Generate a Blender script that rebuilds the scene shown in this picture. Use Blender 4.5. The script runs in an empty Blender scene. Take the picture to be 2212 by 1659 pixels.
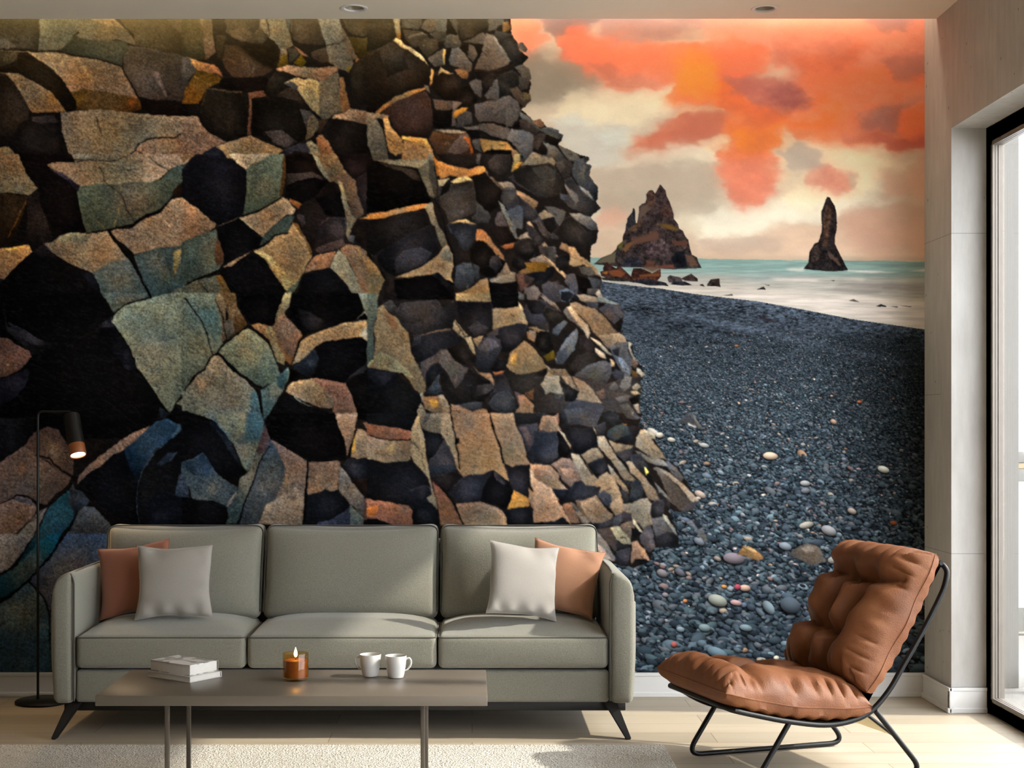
# Living room with a printed basalt-beach mural, sage sofa, lounge chair and coffee table
import numpy as np
WORLD,SUN,COVE,LAMP,EXPO,INK,STEP,REARX,ALB=5.7,4.7,4.0,5.0,0.64,1.0,1.5,1.83,.8
# ---------------------------------------------------------------- the picture printed on the wall, painted from outlines
W,H,OY=1998,1413,40          # mural canvas in photo pixels; canvas row 0 is photo row 40
RNG=np.random.default_rng(7)
def vnoise(h,w,cell,cellx=None,rng=RNG):
    cx=cellx or cell
    gh,gw=int(h/cell)+3,int(w/cx)+3
    g=rng.random((gh,gw)).astype(np.float32)
    y=np.arange(h,dtype=np.float32)/cell; x=np.arange(w,dtype=np.float32)/cx
    yi=y.astype(int); xi=x.astype(int); fy=y-yi; fx=x-xi
    fy=fy*fy*(3-2*fy); fx=fx*fx*(3-2*fx)
    a=g[yi]*(1-fy)[:,None]+g[yi+1]*fy[:,None]
    return a[:,xi]*(1-fx)+a[:,xi+1]*fx
def fbm(h,w,cell,octs=4,gain=.5,cellx=None,rng=RNG):
    s=0;a=1;t=0
    for o in range(octs):
        s=s+a*vnoise(h,w,max(cell,1.01),cellx,rng); t+=a; a*=gain; cell/=2
        if cellx: cellx=max(cellx/2,1.01)
    return s/t-.5
def hexc(s): return np.array([int(s[i:i+2],16)/255 for i in (0,2,4)],np.float32)
def blur(m,r):
    r=int(r)
    if r<1: return m
    for ax in (0,1):
        for _ in range(2):
            p=np.pad(m,[(r+1,r) if a==ax else (0,0) for a in range(2)],mode='edge').cumsum(ax,dtype=np.float32)
            n=m.shape[ax]
            hi=np.take(p,range(2*r+1,2*r+1+n),ax); lo=np.take(p,range(0,n),ax)
            m=(hi-lo)/(2*r+1)
    return m
class Canvas:
    def __init__(s):
        s.c=np.zeros((H,W,3),np.float32); s.rng=np.random.default_rng(5)
        s.wx=fbm(H,W,26,4,.6)*9; s.wy=fbm(H,W,26,4,.6)*9
        s.bigx=fbm(H,W,130,6,.58,cellx=170)*230; s.bigy=fbm(H,W,90,6,.58,cellx=150)*150
    def box(s,P,m):
        x0=max(int(P[:,0].min()-m),0); x1=min(int(P[:,0].max()+m)+1,W)
        y0=max(int(P[:,1].min()-m),0); y1=min(int(P[:,1].max()+m)+1,H)
        return x0,x1,y0,y1
    def mask(s,P,bx,k=1.,wx=None,wy=None):
        x0,x1,y0,y1=bx
        wx=s.wx if wx is None else wx; wy=s.wy if wy is None else wy
        out=np.zeros((y1-y0,x1-x0),np.float32)
        for dx,dy in ((-.25,-.25),(.25,.25),(.25,-.25),(-.25,.25)):
            X=np.arange(x0,x1)[None,:]+dx+wx[y0:y1,x0:x1]*k
            Y=np.arange(y0,y1)[:,None]+dy+wy[y0:y1,x0:x1]*k
            ins=np.zeros(X.shape,bool)
            n=len(P)
            for i in range(n):
                ax,ay=P[i]; bx_,by_=P[(i+1)%n]
                if ay==by_: continue
                ins^=((ay>Y)!=(by_>Y))&(X<(bx_-ax)*(Y-ay)/(by_-ay)+ax)
            out+=ins
        return out/4
    def fill(s,P,col,soft=0,alpha=1.,k=.45,big=False):
        P=np.asarray(P,np.float32)
        ext_=P.max(0)-P.min(0); rel=getattr(s,'relief',False) and not soft and min(ext_)>26
        m=12+soft*3+(70 if big else 0)+(max(ext_)*.5 if rel else 0)
        b=s.box(P,m); x0,x1,y0,y1=b
        if x1<=x0 or y1<=y0: return
        M=s.mask(P,b,k,s.bigx if big else None,s.bigy if big else None)
        if soft: M=blur(M,soft)
        M=(M*alpha)[...,None]
        if isinstance(col,tuple):
            c1,c2,ang=col
            a=np.radians(ang); d=np.array([np.cos(a),np.sin(a)],np.float32)
            pr=P@d; lo,hi=pr.min(),pr.max()
            t=((np.arange(x0,x1)[None,:]*d[0]+np.arange(y0,y1)[:,None]*d[1])-lo)/max(hi-lo,1)
            t=np.clip(t,0,1)[...,None]
            C=c1*(1-t)+c2*t
        else: C=col
        if getattr(s,'relief',False) and not soft:
            # painted shading: each face lighter towards its upper side, darker towards its lower
            h=(P[:,1].max()-P[:,1].min()); w_=(P[:,0].max()-P[:,0].min())
            a=np.radians(90+s.rng.uniform(-55,55)); d=np.array([np.cos(a),np.sin(a)],np.float32); pr=P@d; lo,hi=pr.min(),pr.max()
            t=((np.arange(x0,x1)[None,:]*d[0]+np.arange(y0,y1)[:,None]*d[1])-lo)/max(hi-lo,1)
            C=C*(1.16-.34*np.clip(t,0,1))[...,None]
        R=s.c[y0:y1,x0:x1]; R+=(C-R)*M
        if rel and max(float(np.max(col[0])),float(np.max(col[1]))) >.24 if isinstance(col,tuple) else (rel and float(np.max(col))>.24):
            keep=R.copy(); s.wear(P,max(h,w_)); R+=(keep-R)*(1-M)
        elif rel:
            keep=R.copy(); s.sheen(P,max(h,w_),np.asarray(C).reshape(-1,3).mean(0)); R+=(keep-R)*(1-M)
    def sheen(s,P,size,c):
        """dull gleam and a highlight painted along the upper rim of a dark face"""
        r=s.rng; n=len(P); mid=P.mean(0); hi=c*1.25+np.array([.062,.056,.055],np.float32)
        for k in range(2+int(size/60)):
            w=r.dirichlet(np.ones(n)*.8); q=w@P; s.blob(q[0],q[1],r.uniform(.14,.34)*size,hi,r.uniform(.35,.8),True)
        for a,b in zip(P,np.roll(P,-1,0)):
            e=(a+b)/2-mid
            if e[1]<-.25*np.hypot(*e)-1: s.line([a+(mid-a)*.03,b+(mid-b)*.03],r.uniform(1.2,2.6),hi*1.35,r.uniform(.25,.6),k=1.)
        for k in range(int(size/45)):
            w=r.dirichlet(np.ones(n)*.8); q=w@P; a=r.uniform(-.5,1.4); L=r.uniform(.1,.3)*size
            s.line([q,q+np.array([np.cos(a),np.sin(a)])*L/2,q+np.array([np.cos(a+r.normal(0,.4)),np.sin(a+r.normal(0,.4))])*L],r.uniform(.7,1.5),hi*1.6 if r.random()<.6 else c*.3,r.uniform(.2,.5),k=1.2)
    def wear(s,P,size):
        """stains, pale veins and hairline cracks on one big lit face"""
        r=s.rng; n=len(P)
        for k in range(int(size/22)+1):
            w=r.dirichlet(np.ones(n)*.8); q=w@P
            kind=r.random()
            if kind<.5:
                s.blob(q[0],q[1],r.uniform(.10,.24)*size,hexc(('8a5c34','6c6a4e','4c5652','7c6858','3a342c','9a8468')[r.integers(6)]),r.uniform(.12,.34))
            else:
                a=r.uniform(-.3,1.2)+(np.pi if r.random()<.5 else 0); L=r.uniform(.10,.26)*size; pts=[q]
                for j in range(4):
                    a+=r.normal(0,.35); pts.append(pts[-1]+np.array([np.cos(a),np.sin(a)])*L/4)
                if kind<.72: s.line(pts,r.uniform(.6,1.4),hexc('16120e'),r.uniform(.35,.75))
                else: s.line(pts,r.uniform(.8,2.2),hexc(('c0a078','a89c84','b08a54')[r.integers(3)]),r.uniform(.10,.32),k=1.2)
    def line(s,P,w,col,alpha=1.,k=.5):
        P=np.asarray(P,np.float32)
        for a,b in zip(P[:-1],P[1:]):
            x0,x1,y0,y1=s.box(np.array([a,b]),w+8)
            if x1<=x0 or y1<=y0: continue
            X=np.arange(x0,x1)[None,:]+s.wx[y0:y1,x0:x1]*k-a[0]; Y=np.arange(y0,y1)[:,None]+s.wy[y0:y1,x0:x1]*k-a[1]
            d=b-a; L=max(float(d@d),1e-6)
            t=np.clip((X*d[0]+Y*d[1])/L,0,1)
            D=np.hypot(X-t*d[0],Y-t*d[1])
            M=(np.clip(w/2+.5-D,0,1)*alpha)[...,None]
            R=s.c[y0:y1,x0:x1]; R+=(col-R)*M
    def blob(s,x,y,r,col,alpha,always=False):
        x0,x1,y0,y1=s.box(np.array([[x,y]]),r*2.2)
        if x1<=x0 or y1<=y0: return
        X=np.arange(x0,x1)[None,:]-x+s.wx[y0:y1,x0:x1]*1.5; Y=np.arange(y0,y1)[:,None]-y+s.wy[y0:y1,x0:x1]*1.5
        M=(np.exp(-(X*X+Y*Y)/(r*r))*alpha)[...,None]
        R=s.c[y0:y1,x0:x1]
        # tint only what is not black
        lum=R.max(2,keepdims=True)
        if not always: M=M*np.clip(lum*4-.2,0,1)
        R+=(col-R)*M
def ext(v,hi):
    return -4. if v<=0 else (v+4 if v>=hi else v)
def run(cv,txt):
    ox=oy=0; u=1.
    for ln in txt.splitlines():
        f=ln.split()
        if not f or f[0][0]=='#': continue
        if f[0]=='T':
            ox,oy=float(f[1]),float(f[2])-OY; u=float(f[3])/221.2; continue
        soft=0; big=False
        if f[0]=='l':
            P=[(ox+float(a)*u,oy+float(b)*u) for a,b in (q.split(',') for q in f[3:])]
            cv.line(P,float(f[1])*.75,hexc(f[2]),.9); continue
        if f[0]=='b':
            for q in f[4:]:
                a,b=q.split(','); cv.blob(ox+float(a)*u,oy+float(b)*u,float(f[3])*u,hexc(f[1]),float(f[2]))
            continue
        al=1.
        if f[0][0] in 'sS':
            big=f[0][0]=='S'; q=f[0][1:].split('/'); soft=float(q[0]); al=float(q[1]) if len(q)>1 else 1.; f=f[1:]
        q=f[0].split('-')
        col=hexc(q[0]) if len(q)==1 else (hexc(q[0]),hexc(q[1]),float(q[2]) if len(q)>2 else 90.)
        P=[(ox+ext(float(a),221)*u,oy+ext(float(b),166)*u) for a,b in (q.split(',') for q in f[1:])] if u>1.5 and u<2 else [(ox+float(a)*u,oy+float(b)*u) for a,b in (q.split(',') for q in f[1:])]
        cv.fill(P,col,soft,al,big=big)
def grain(cv,m):
    """rock tooth: fine two-way noise, soft mottling and rusty / green patches on what lies under mask m"""
    yy,xx=np.mgrid[0:H,0:W].astype(np.float32)
    n1=fbm(H,W,3.2,2,.8); n3=fbm(H,W,46,5,.62); n4=fbm(H,W,9,3,.7)
    # streaks laid along the slope of the columns: sample a stretched field on slanted axes
    s0=vnoise(1400,3400,2.4,9.)+.6*vnoise(1400,3400,1.3,4.)
    ii=((yy-xx*.30)*.9+700).astype(int)%1400; jj=((xx+yy*.30)+20).astype(int)%3400
    st=s0[ii,jj]; st=(st-st.mean())
    # painted edge highlights: lift what is brighter than its surroundings, sink what is darker
    sb=np.stack([blur(cv.c[...,q],1) for q in range(3)],-1); cv.c+=(sb-cv.c)*(.75*m)[...,None]
    lum=cv.c.max(2)
    d=blur(lum,2)-blur(lum,9)
    c=cv.c*(1+np.clip(d*1.1,-.22,.28)[...,None]*m[...,None])
    # deepen the faces that look away
    lum=c.max(2); dk=(np.clip((.17-lum)/.10,0,1)*.25*m)[...,None]; c+=(np.array([.085,.075,.072],np.float32)-c)*dk
    lum=c.max(2)
    k=np.clip(lum/.25,0,1); k=.55+.45*k*k*(3-2*k)
    c*=1+(k-1)[...,None]*m[...,None]
    pit=np.abs(fbm(H,W,6,4,.72)); pit=np.clip((.05-pit)/.05,0,1)
    g=1+n1*.72+st*.22+n3*.55+n4*.16-.16*pit
    far=1-.45*np.clip((xx-500)/600,0,1)
    c*=1+((np.clip(g,.3,2.2)-1)*far*m)[...,None]
    t=fbm(H,W,46,5,.65); t2=fbm(H,W,7,4,.7)
    tint=np.stack([1+t*.26+t2*.10,1+t*.03,1-t*.26-t2*.12],-1)
    c*=1+(tint-1)*m[...,None]
    lum=c.max(2)
    dark=np.clip(.16-lum,0,.16)/.16
    c+=(np.clip(st+n1*.6,0,1)*dark*m*.085)[...,None]*np.array([1,.98,1.04],np.float32)
    sp=(RNG.random((H,W))>.997)*.22
    c+=(sp*m)[...,None]*(c*1.2+.05)
    # thin warm haze of light painted into the colours along the cliff top
    hz=(np.exp(-np.clip(yy,0,None)/55.)*.42+np.exp(-((yy)/110.)**2-((xx-330)/330.)**2)*.25)*np.clip((1250-xx)/250,0,1)*m
    c+=(np.array([.40,.34,.21],np.float32)-c)*hz[...,None]
    cv.c=np.clip(c,0,1)
def beachline(x):
    return np.interp(x,[1270,1299,1375,1426,1500,1636,1726,1839,2000],[606,608,618,623,635,651,667,689,712])-OY
def beach(cv):
    rng=np.random.default_rng(11)
    y,x=np.mgrid[0:H,0:W].astype(np.float32)
    bl=beachline(np.arange(W))[None,:]
    M=((y>bl)&(x>1200)).astype(np.float32)
    # shingle: streaks that grow coarser towards the viewer, tilted along the slope
    acc=0
    yy=y-(x-1300)*.22
    for lo,hi,cy,cx in ((580,760,2.2,6),(700,900,3,8),(820,1100,4.5,10),(1000,1500,7,13)):
        n=fbm(H,W,cy,2,.7,cellx=cx,rng=rng)
        w=np.clip(1-np.abs(y-(lo+hi)/2+OY)/((hi-lo)/2+60),0,1)
        acc=acc+n*w
    big=fbm(H,W,14,3,.6,cellx=70,rng=rng)
    base=np.array([.195,.232,.278],np.float32)
    C=np.broadcast_to(base,(H,W,3)).copy()
    d=np.clip((y-bl)/60,0,1)
    C*=(1.35-.35*d)[...,None]
    v=1+acc*1.9+big*.7
    # pale ridge of foam-washed shingle
    r=np.exp(-((yy+OY-(640+(x-1500)*.0))/9)**2)*np.clip((x-1400)/120,0,1)*.45
    r2=np.exp(-((yy+OY-790)/70)**2)*np.clip(1-(x-1350)/420,0,1)*.5
    v+=r+r2
    v*=1-.45*np.clip((x-1720)/280,0,1)*np.clip((y-620)/200,0,1)-.12*np.clip((x-1500)/400,0,1)
    C=C*np.clip(v,.15,3)[...,None]
    sp=(rng.random((H,W))>.985)*np.clip(rng.random((H,W))*.35,0,1)
    C+=sp[...,None]*np.array([1,.98,.95],np.float32)
    cv.c+=(C-cv.c)*M[...,None]
    # pebbles, far to near
    ys=[];yv=716.
    while yv<1456:
        t=np.clip((yv-740)/660,0,1)
        s=1.15+6.6*t**1.2
        n=int(760/(s*1.9)*np.clip((yv-690)/220,.12,1))
        xs=rng.uniform(1240,2000,n)
        for xx in xs:
            ys.append((yv+rng.uniform(-s,s),xx,s*np.exp(rng.normal(-.12,.38))))
        yv+=s*.62
    pal=[(.19,.25,.29),(.15,.20,.24),(.24,.30,.34),(.30,.36,.40),(.21,.26,.32),(.34,.36,.39),(.25,.33,.36),(.12,.15,.18),(.18,.24,.28)]
    odd=[(.56,.49,.44),(.62,.55,.47),(.48,.36,.35),(.60,.57,.52),(.60,.45,.33),(.48,.48,.48),(.50,.41,.40)]
    cv.pebs=0
    for py,px,s in ys:
        c=pal[rng.integers(len(pal))] if rng.random()>.028 else odd[rng.integers(len(odd))]
        shade=1-.5*np.clip((px-1750)/250,0,1)*np.clip(1-(py-900)/700,.3,1)
        if rng.random()<.10: c=tuple(min(q*1.35+.05,1) for q in c)
        a=s*rng.uniform(.95,1.35); b=s*rng.uniform(.55,.8); ang=rng.normal(.25,.35)
        peb(cv,px,py-OY,a,b,ang,np.array(c,np.float32)*shade)
    for px,py,a,b,ang,h in ((1664,985,16,8,.1,'d2b294'),(1908,1014,13,7,.3,'b8b8a8'),(1790,1146,17,10,.4,'8a8a8e'),(1742,1134,16,7,-.2,'a09a8c'),(1521,962,11,5,.2,'a0a4a0'),
        (1585,1206,23,12,.15,'7a6f78'),(1707,1307,22,17,.35,'46525e'),(1550,1297,21,12,.35,'8f9488'),(1522,1356,13,8,.2,'6f8488'),(1609,1270,12,7,.1,'c09a84'),(1549,1410,23,11,.4,'5c7484'),
        (1611,1356,14,7,.2,'6a8088'),(1660,1312,17,10,.9,'6a7c86'),(1590,1302,13,6,.2,'b08a88'),(1593,1268,7,6,.1,'b03a50'),(1564,1267,6,4,.2,'d08a3a'),(1456,1392,7,6,.1,'b05048'),(1677,1421,6,5,0,'c8c0a8'),
        (1696,1180,14,8,.3,'788490'),(1800,1210,12,8,0,'8c8a84'),(1510,1170,12,7,.5,'6c7480'),(1430,1238,12,8,.4,'7c7478'),(1468,1236,12,7,.6,'5c5c68'),(1437,1285,7,5,.2,'8a7a80'),(1480,1298,5,4,0,'d08040'),
        (1450,950,9,5,.2,'b8b4a4'),(1412,935,16,7,.6,'b8b0a0'),(1425,940,8,6,0,'c8bda8'),(1512,1068,13,7,.5,'b09a88'),(1508,1076,6,3,.2,'c0a896'),(1856,868,5,3,0,'b8582a'),(1591,747,5,2,0,'b8682a'),(1800,911,7,5,.5,'b08a70'),(1930,1130,8,5,.2,'7a3a1a'),(1840,1104,10,6,.4,'9a8a7c'),(1739,1044,11,6,.1,'989a9c'),(1740,1060,10,6,0,'6a7078')):
        peb(cv,px,py-OY,a,b,ang,hexc(h))
def peb(cv,x,y,a,b,ang,c):
    r=a*1.5+2
    x0=max(int(x-r),0);x1=min(int(x+r)+1,W);y0=max(int(y-r),0);y1=min(int(y+r)+1,H)
    if x1<=x0 or y1<=y0: return
    X=np.arange(x0,x1,dtype=np.float32)[None,:]-x; Y=np.arange(y0,y1,dtype=np.float32)[:,None]-y
    ca,sa=np.cos(ang),np.sin(ang)
    u=(X*ca+Y*sa)/a; v=(-X*sa+Y*ca)/b
    D=np.sqrt(u*u+v*v)
    R=cv.c[y0:y1,x0:x1]
    # dark outline and shadow painted below the stone
    us=u;vs=v-.28
    Ds=np.sqrt(us*us+vs*vs)
    e=1/max(b,1)
    Ms=(np.clip((1.18-Ds)/.3,0,1)*.75)[...,None]
    R*=1-Ms
    Mk=np.clip((1-D)/e+.5,0,1)[...,None]
    L=(1.08-.45*v-.12*u-.25*D*D)[...,None]
    R+=(c*L-R)*Mk
def paint_mural(sky,sea,bpoly,base,tiles):
    cv=Canvas()
    run(cv,sky)
    # wisps: pull the painted clouds about with finer turbulence, then mottle them
    hh,x0=560,1080
    S=cv.c[:hh,x0:].copy(); S=S*.5+.5*np.stack([blur(S[...,q],20) for q in range(3)],-1); h2,w2=S.shape[:2]
    yy,xx=np.mgrid[0:h2,0:w2].astype(np.float32)
    for cell,amp in ((60,46),(22,20)):
        wx=fbm(h2,w2,cell,4,.55,cellx=cell*1.5)*amp*1.4; wy=fbm(h2,w2,cell,4,.55,cellx=cell*1.8)*amp
        X=np.clip(xx+wx,0,w2-1.001); Y=np.clip(yy+wy,0,h2-1.001); xi=X.astype(int); yi=Y.astype(int); fx=(X-xi)[...,None]; fy=(Y-yi)[...,None]
        S=(S[yi,xi]*(1-fx)+S[yi,np.minimum(xi+1,w2-1)]*fx)*(1-fy)+(S[np.minimum(yi+1,h2-1),xi]*(1-fx)+S[np.minimum(yi+1,h2-1),np.minimum(xi+1,w2-1)]*fx)*fy
    cv.c[:hh,x0:]=S
    n=fbm(H,W,80,6,.6,cellx=130)
    m=blur((np.mgrid[0:H,0:W][0]<515).astype(np.float32),3)
    cv.c*=1+(n*.24*m+.06*m)[...,None]
    # billows inside the lit cloud: pink tops, mauve folds
    t=fbm(H,W,85,7,.64,cellx=125); hot=np.clip((cv.c[...,0]-cv.c[...,2]-.22)/.2,0,1)*m
    for sg,cc,k in ((1,(.98,.66,.54),2.6),(-1,(.76,.42,.37),1.3)):
        al=(np.clip(sg*t-.03,0,1)*k*hot).clip(0,.55)[...,None]; cv.c+=(np.array(cc,np.float32)-cv.c)*al
    t=fbm(H,W,60,6,.62,cellx=150); al=(np.clip(t-.02,0,1)*1.8*m*(1-hot)).clip(0,.3)[...,None]; cv.c+=(np.array((.78,.68,.60),np.float32)-cv.c)*al
    run(cv,sea)
    # long-exposure streaks on the water
    n=fbm(H,W,3.5,3,.7,cellx=60)
    yy,xx=np.mgrid[0:H,0:W]
    w=((yy>522)&(yy<680)&(xx>1270))
    cv.c*=1+(n*.3*w)[...,None]
    n=fbm(H,W,7,3,.8)
    lum=cv.c.max(2)
    st=(lum<.3)&(yy>350)&(yy<600)&(xx>1270)
    cv.c*=1+(n*1.6*st)[...,None]
    beach(cv)
    yy,xx=np.mgrid[0:H,0:W]; bm_=((yy>beachline(np.arange(W))[None,:])&(xx>1200))[...,None]
    q=cv.c.mean(2,keepdims=True); cv.c+=((q+(cv.c-q)*.78)*.95-cv.c)*bm_
    cv.wx=cv.wx+fbm(H,W,9,4,.8)*11; cv.wy=cv.wy+fbm(H,W,9,4,.8)*11; cv.relief=True
    before=cv.c.copy()
    run(cv,bpoly)
    run(cv,base)
    for t in tiles: run(cv,t)
    m=(np.abs(cv.c-before).sum(2)>1e-4).astype(np.float32)
    m=blur(m,1)
    grain(cv,m)
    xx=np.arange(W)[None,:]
    cv.c*=1+((.19-.24*np.clip((xx-250)/650,0,1))*m)[...,None]  # rock tones raised towards the left to offset weaker room light
    return cv
SKY='''
T 1100 40 900
d9cdb4 -10,-5 230,-5 230,135 -10,135
S10 8f8272 -5,16 35,20 48,38 12,46 -5,44
S8 cbb9a0 -5,44 14,46 40,40 60,58 40,110 -5,110
S8 ecdcba 30,40 80,38 88,46 66,56 64,66 40,58 26,50
S8 d4d6ca 28,55 66,56 66,72 48,80 28,72
S6 eee2c8 66,74 112,68 112,78 82,80 56,82
S7 f2dfb8 138,64 200,65 214,74 194,84 188,96 140,98 136,84
S8 eee6d0 90,106 130,98 170,94 225,92 210,98 170,104 150,112 100,116
S8 b9aa96 46,84 72,79 113,77 113,92 108,104 88,106 70,113 44,110
S6 d6a890 46,104 64,106 60,112 44,112
S8 c4ac94 40,113 96,115 98,130 40,130
S9 cfb298 150,106 225,98 225,130 94,130 96,119
S9 d0a68e 172,101 225,98 225,126 180,124
S5 b8a290 96,117 124,113 150,118 140,122 98,121
S8 d9ab90 194,80 225,70 225,95 202,94
S5 ff8f6e -5,-5 20,-5 21,12 12,18 -5,22
S5 806c68 20,-5 56,-5 46,8 36,11 24,11
S6 a5837a 50,-5 120,-5 112,10 80,13 54,11
S8 e29a84 110,-5 165,-5 156,16 125,20 108,16
S8 ee9a80 150,-5 225,-5 225,40 150,42 140,20
S5 a88078 186,-5 212,-5 208,4 194,4
S6 f5805c 24,10 45,6 70,11 90,14 122,14 142,18 130,30 110,38 86,35 76,37 50,36 38,30 28,22
S5 c8765e 36,26 56,24 76,33 74,36 52,35
S7 f0845c 148,34 180,26 225,24 225,68 205,67 170,66 152,62 146,50
S6 f08560 150,20 190,14 180,30 152,34
S6 b0736a 184,50 206,44 221,40 225,50 207,60 186,61
S6 b8766a 196,22 225,18 225,30 204,30
S4 c05848 178,62 210,62 225,60 225,69 205,68
S4 f97f52 202,54 214,46 225,42 225,60 206,60
S6 fb8048 146,58 156,43 164,40 174,46 178,56 172,64 152,64
S7 f57a48 84,36 112,30 128,40 150,46 148,58 130,58 108,52 90,50 80,44
S7 ff9244 86,22 102,17 110,24 108,34 106,48 96,48 86,42 84,32
S6 be7064 112,30 134,29 156,38 157,45 150,50 132,46 116,40
S5 a05c5a 134,36 156,38 156,46 142,47
S6 cd7359 68,67 84,55 100,53 116,54 116,62 102,69 86,73 74,71
S5 f5824f 114,54 148,56 146,66 138,72 136,84 114,82 112,72
S6 e98a6c 112,74 138,74 138,90 128,100 118,99 112,88
S4 ff9038 117,59 132,57 135,68 120,72
S4 ff8a3c 134,60 146,57 142,68 134,72
S5 b9aa9a 140,73 156,64 169,73 166,80 146,84
S4 e2977e 150,87 158,79 170,76 182,84 180,90 164,92
S3 c6a48c 178,80 186,82 184,88 178,90
S4 f4e2ba 104,68 115,63 115,70 106,74
S3 f2cfa4 88,53 112,51 112,53 90,55
S4 f0d8b0 142,66 150,62 154,66 146,72
'''
SEA='''
T 1500 400 500
82a099-8fa6a0 -110,69 225,73 225,92 -110,88
s4 a9a89f-b9b1a6 -110,84 225,88 225,122 -110,104
s4 c9c0b4-cbc3b8 -110,94 20,95 110,102 225,112 225,145 -110,110
s2/.7 8f9c9a 30,88 70,84 100,87 60,92
s2/.8 d4cac0 70,88 120,90 115,92 80,91
s2/.8 d2cac0 140,90 165,89 160,92
s3/.7 9c9690 140,92 225,94 225,106 170,104 130,100
s2/.6 8c8680 180,97 225,98 225,100 180,100
s2/.6 8c8680 130,102 180,101 176,104
s2/.8 dcd2c8 86,80 106,79 104,82 92,82
s1/.9 dcd2c8 146,81 196,83 170,84 146,82
s1/.9 dcd2c8 204,82 225,80 225,83
s3/.8 d8cec4 20,104 110,106 225,120 225,138 160,126 90,114
s2/.7 e2d8ce 120,104 160,106 200,112 160,112
s3/.5 b4aca4 180,122 225,126 225,132 190,126
2b2422-231f20 104,80 109,74 110,64 114,56 118,54 121,46 122,38 121,30 121,26 125,15 127,11 130,12 134,20 136,28 136,40 134,50 134,56 138,64 141,70 145,78 147,81 140,82 118,82
s1 4a362c 124,28 127,18 132,24 126,60 122,58
s1 54423a 126,62 138,72 140,78 130,70
s1 3a302c 111,62 118,56 120,70 112,74
2e2622 12,96 16,90 24,89 25,97
2e2622 5,96 8,94 10,97
34302e 59,100 66,97 68,100
34302e 67,95 72,95 72,96
2a2a32 173,116 178,114 184,116 183,117
2a2a32 185,116 195,116 194,117
2a2a32 196,115 208,116 207,117
5a564e 147,111 152,109 158,112
5a564e 26,105 36,104 37,106
44403c 130,91 134,91 133,92
T 1270 380 320
3a2f2e-2e2828 8,132 20,122 34,117 42,110 44,104 51,98 52,90 55,84 56,72 58,68 58,64 65,55 67,48 69,49 71,56 71,70 73,70 76,56 76,46 80,42 85,40 88,34 87,28 92,22 97,22 100,27 106,16 108,13 111,16 116,22 117,30 122,40 126,50 128,56 128,64 134,72 136,78 142,82 145,90 150,96 152,108 155,118 162,122 165,130 170,138 140,139 120,139 100,137 50,136 20,133
2c2c30 58,66 66,54 70,50 71,70 62,78 56,84
s1 5a4a40 78,46 88,42 96,46 86,58 76,64
s3/.7 503630 112,42 122,44 128,58 126,62 114,62 108,52
s2 4c382f 88,28 97,24 100,34 98,48 90,48
s3/.7 6c4a3a 66,94 88,86 104,80 108,90 104,97 84,100 62,104
s2/.7 7a5a24 102,72 120,72 136,79 128,82 116,79
s2/.6 684828 60,80 76,70 84,64 78,74 64,84
s2/.7 6a6a2c 44,106 52,98 55,95 50,108 48,112
s1 6a4a30 50,110 60,100 70,98 56,114
s1 5c5444 10,131 22,122 34,117 42,112 40,130 24,130
s2 45383a 84,100 120,96 124,116 100,122 86,116
s1 26262e 52,124 76,122 82,136 54,136
s1 141519 124,124 132,113 144,113 148,136 132,138
s1 54382e 124,96 148,97 148,106 130,104
s1 5a4436 146,118 156,120 164,134 152,136
s1 6a3e34 104,134 126,132 130,138 106,138
b c0b0a0 .5 2 110,95
b b0a8a0 .5 2 114,98
b c0b0a0 .5 2 144,108
3c2622 24,134 28,128 34,133 42,138 46,133 56,142 64,150 70,156 50,156 20,150 18,143 22,142
2a1c1a 22,138 28,129 34,136 30,142 24,142
s1 6e4028 30,142 46,140 56,146 48,152 34,148
s1 a06a30 20,145 30,142 28,147
44281f 64,150 68,138 80,138 96,146 108,138 109,150 104,157 70,156
s2/.8 5a3a2c 80,137 92,124 108,138 96,145
s1 2a1a18 66,148 70,139 84,140 90,148 74,152
s1 6e4428 76,148 108,146 106,150 78,151
3a3436 118,152 122,148 130,150 138,152 142,158 128,160 120,159
4a3630-30282a 138,154 154,146 164,154 164,158 146,157
2c2524 178,162 184,154 187,158 187,164
2c2524 166,163 170,161 174,164
26262c 60,156 90,154 116,160 120,165 90,164 62,158
1e1e24 122,162 130,158 146,158 156,163 140,164
2a2624 20,152 44,150 64,156 90,160 60,158 22,155
'''
BPOLY='''
T 0 0 221.2
8f6f48-78583a 1592,1198 1604,1179 1622,1181 1640,1194 1650,1205 1636,1213 1616,1204
a88a60 1604,1180 1622,1182 1636,1193 1620,1192
5a5650-4c4844 1703,1198 1722,1182 1745,1173 1770,1182 1784,1212 1752,1222 1725,1208
s1 77706a 1730,1186 1748,1178 1760,1190 1744,1196
48484a 1467,907 1484,894 1493,888 1515,925 1506,926 1490,918 1470,915
6a6862 1493,888 1517,925 1508,927
b0a898 1486,913 1504,923 1500,925 1486,918
5b6068 1483,1128 1498,1122 1520,1146 1530,1168 1540,1172 1520,1170 1506,1150
2c3038 1494,1126 1504,1122 1518,1138 1508,1144
s1 3a2426 1630,686 1650,686 1682,694 1660,692
'''
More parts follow.
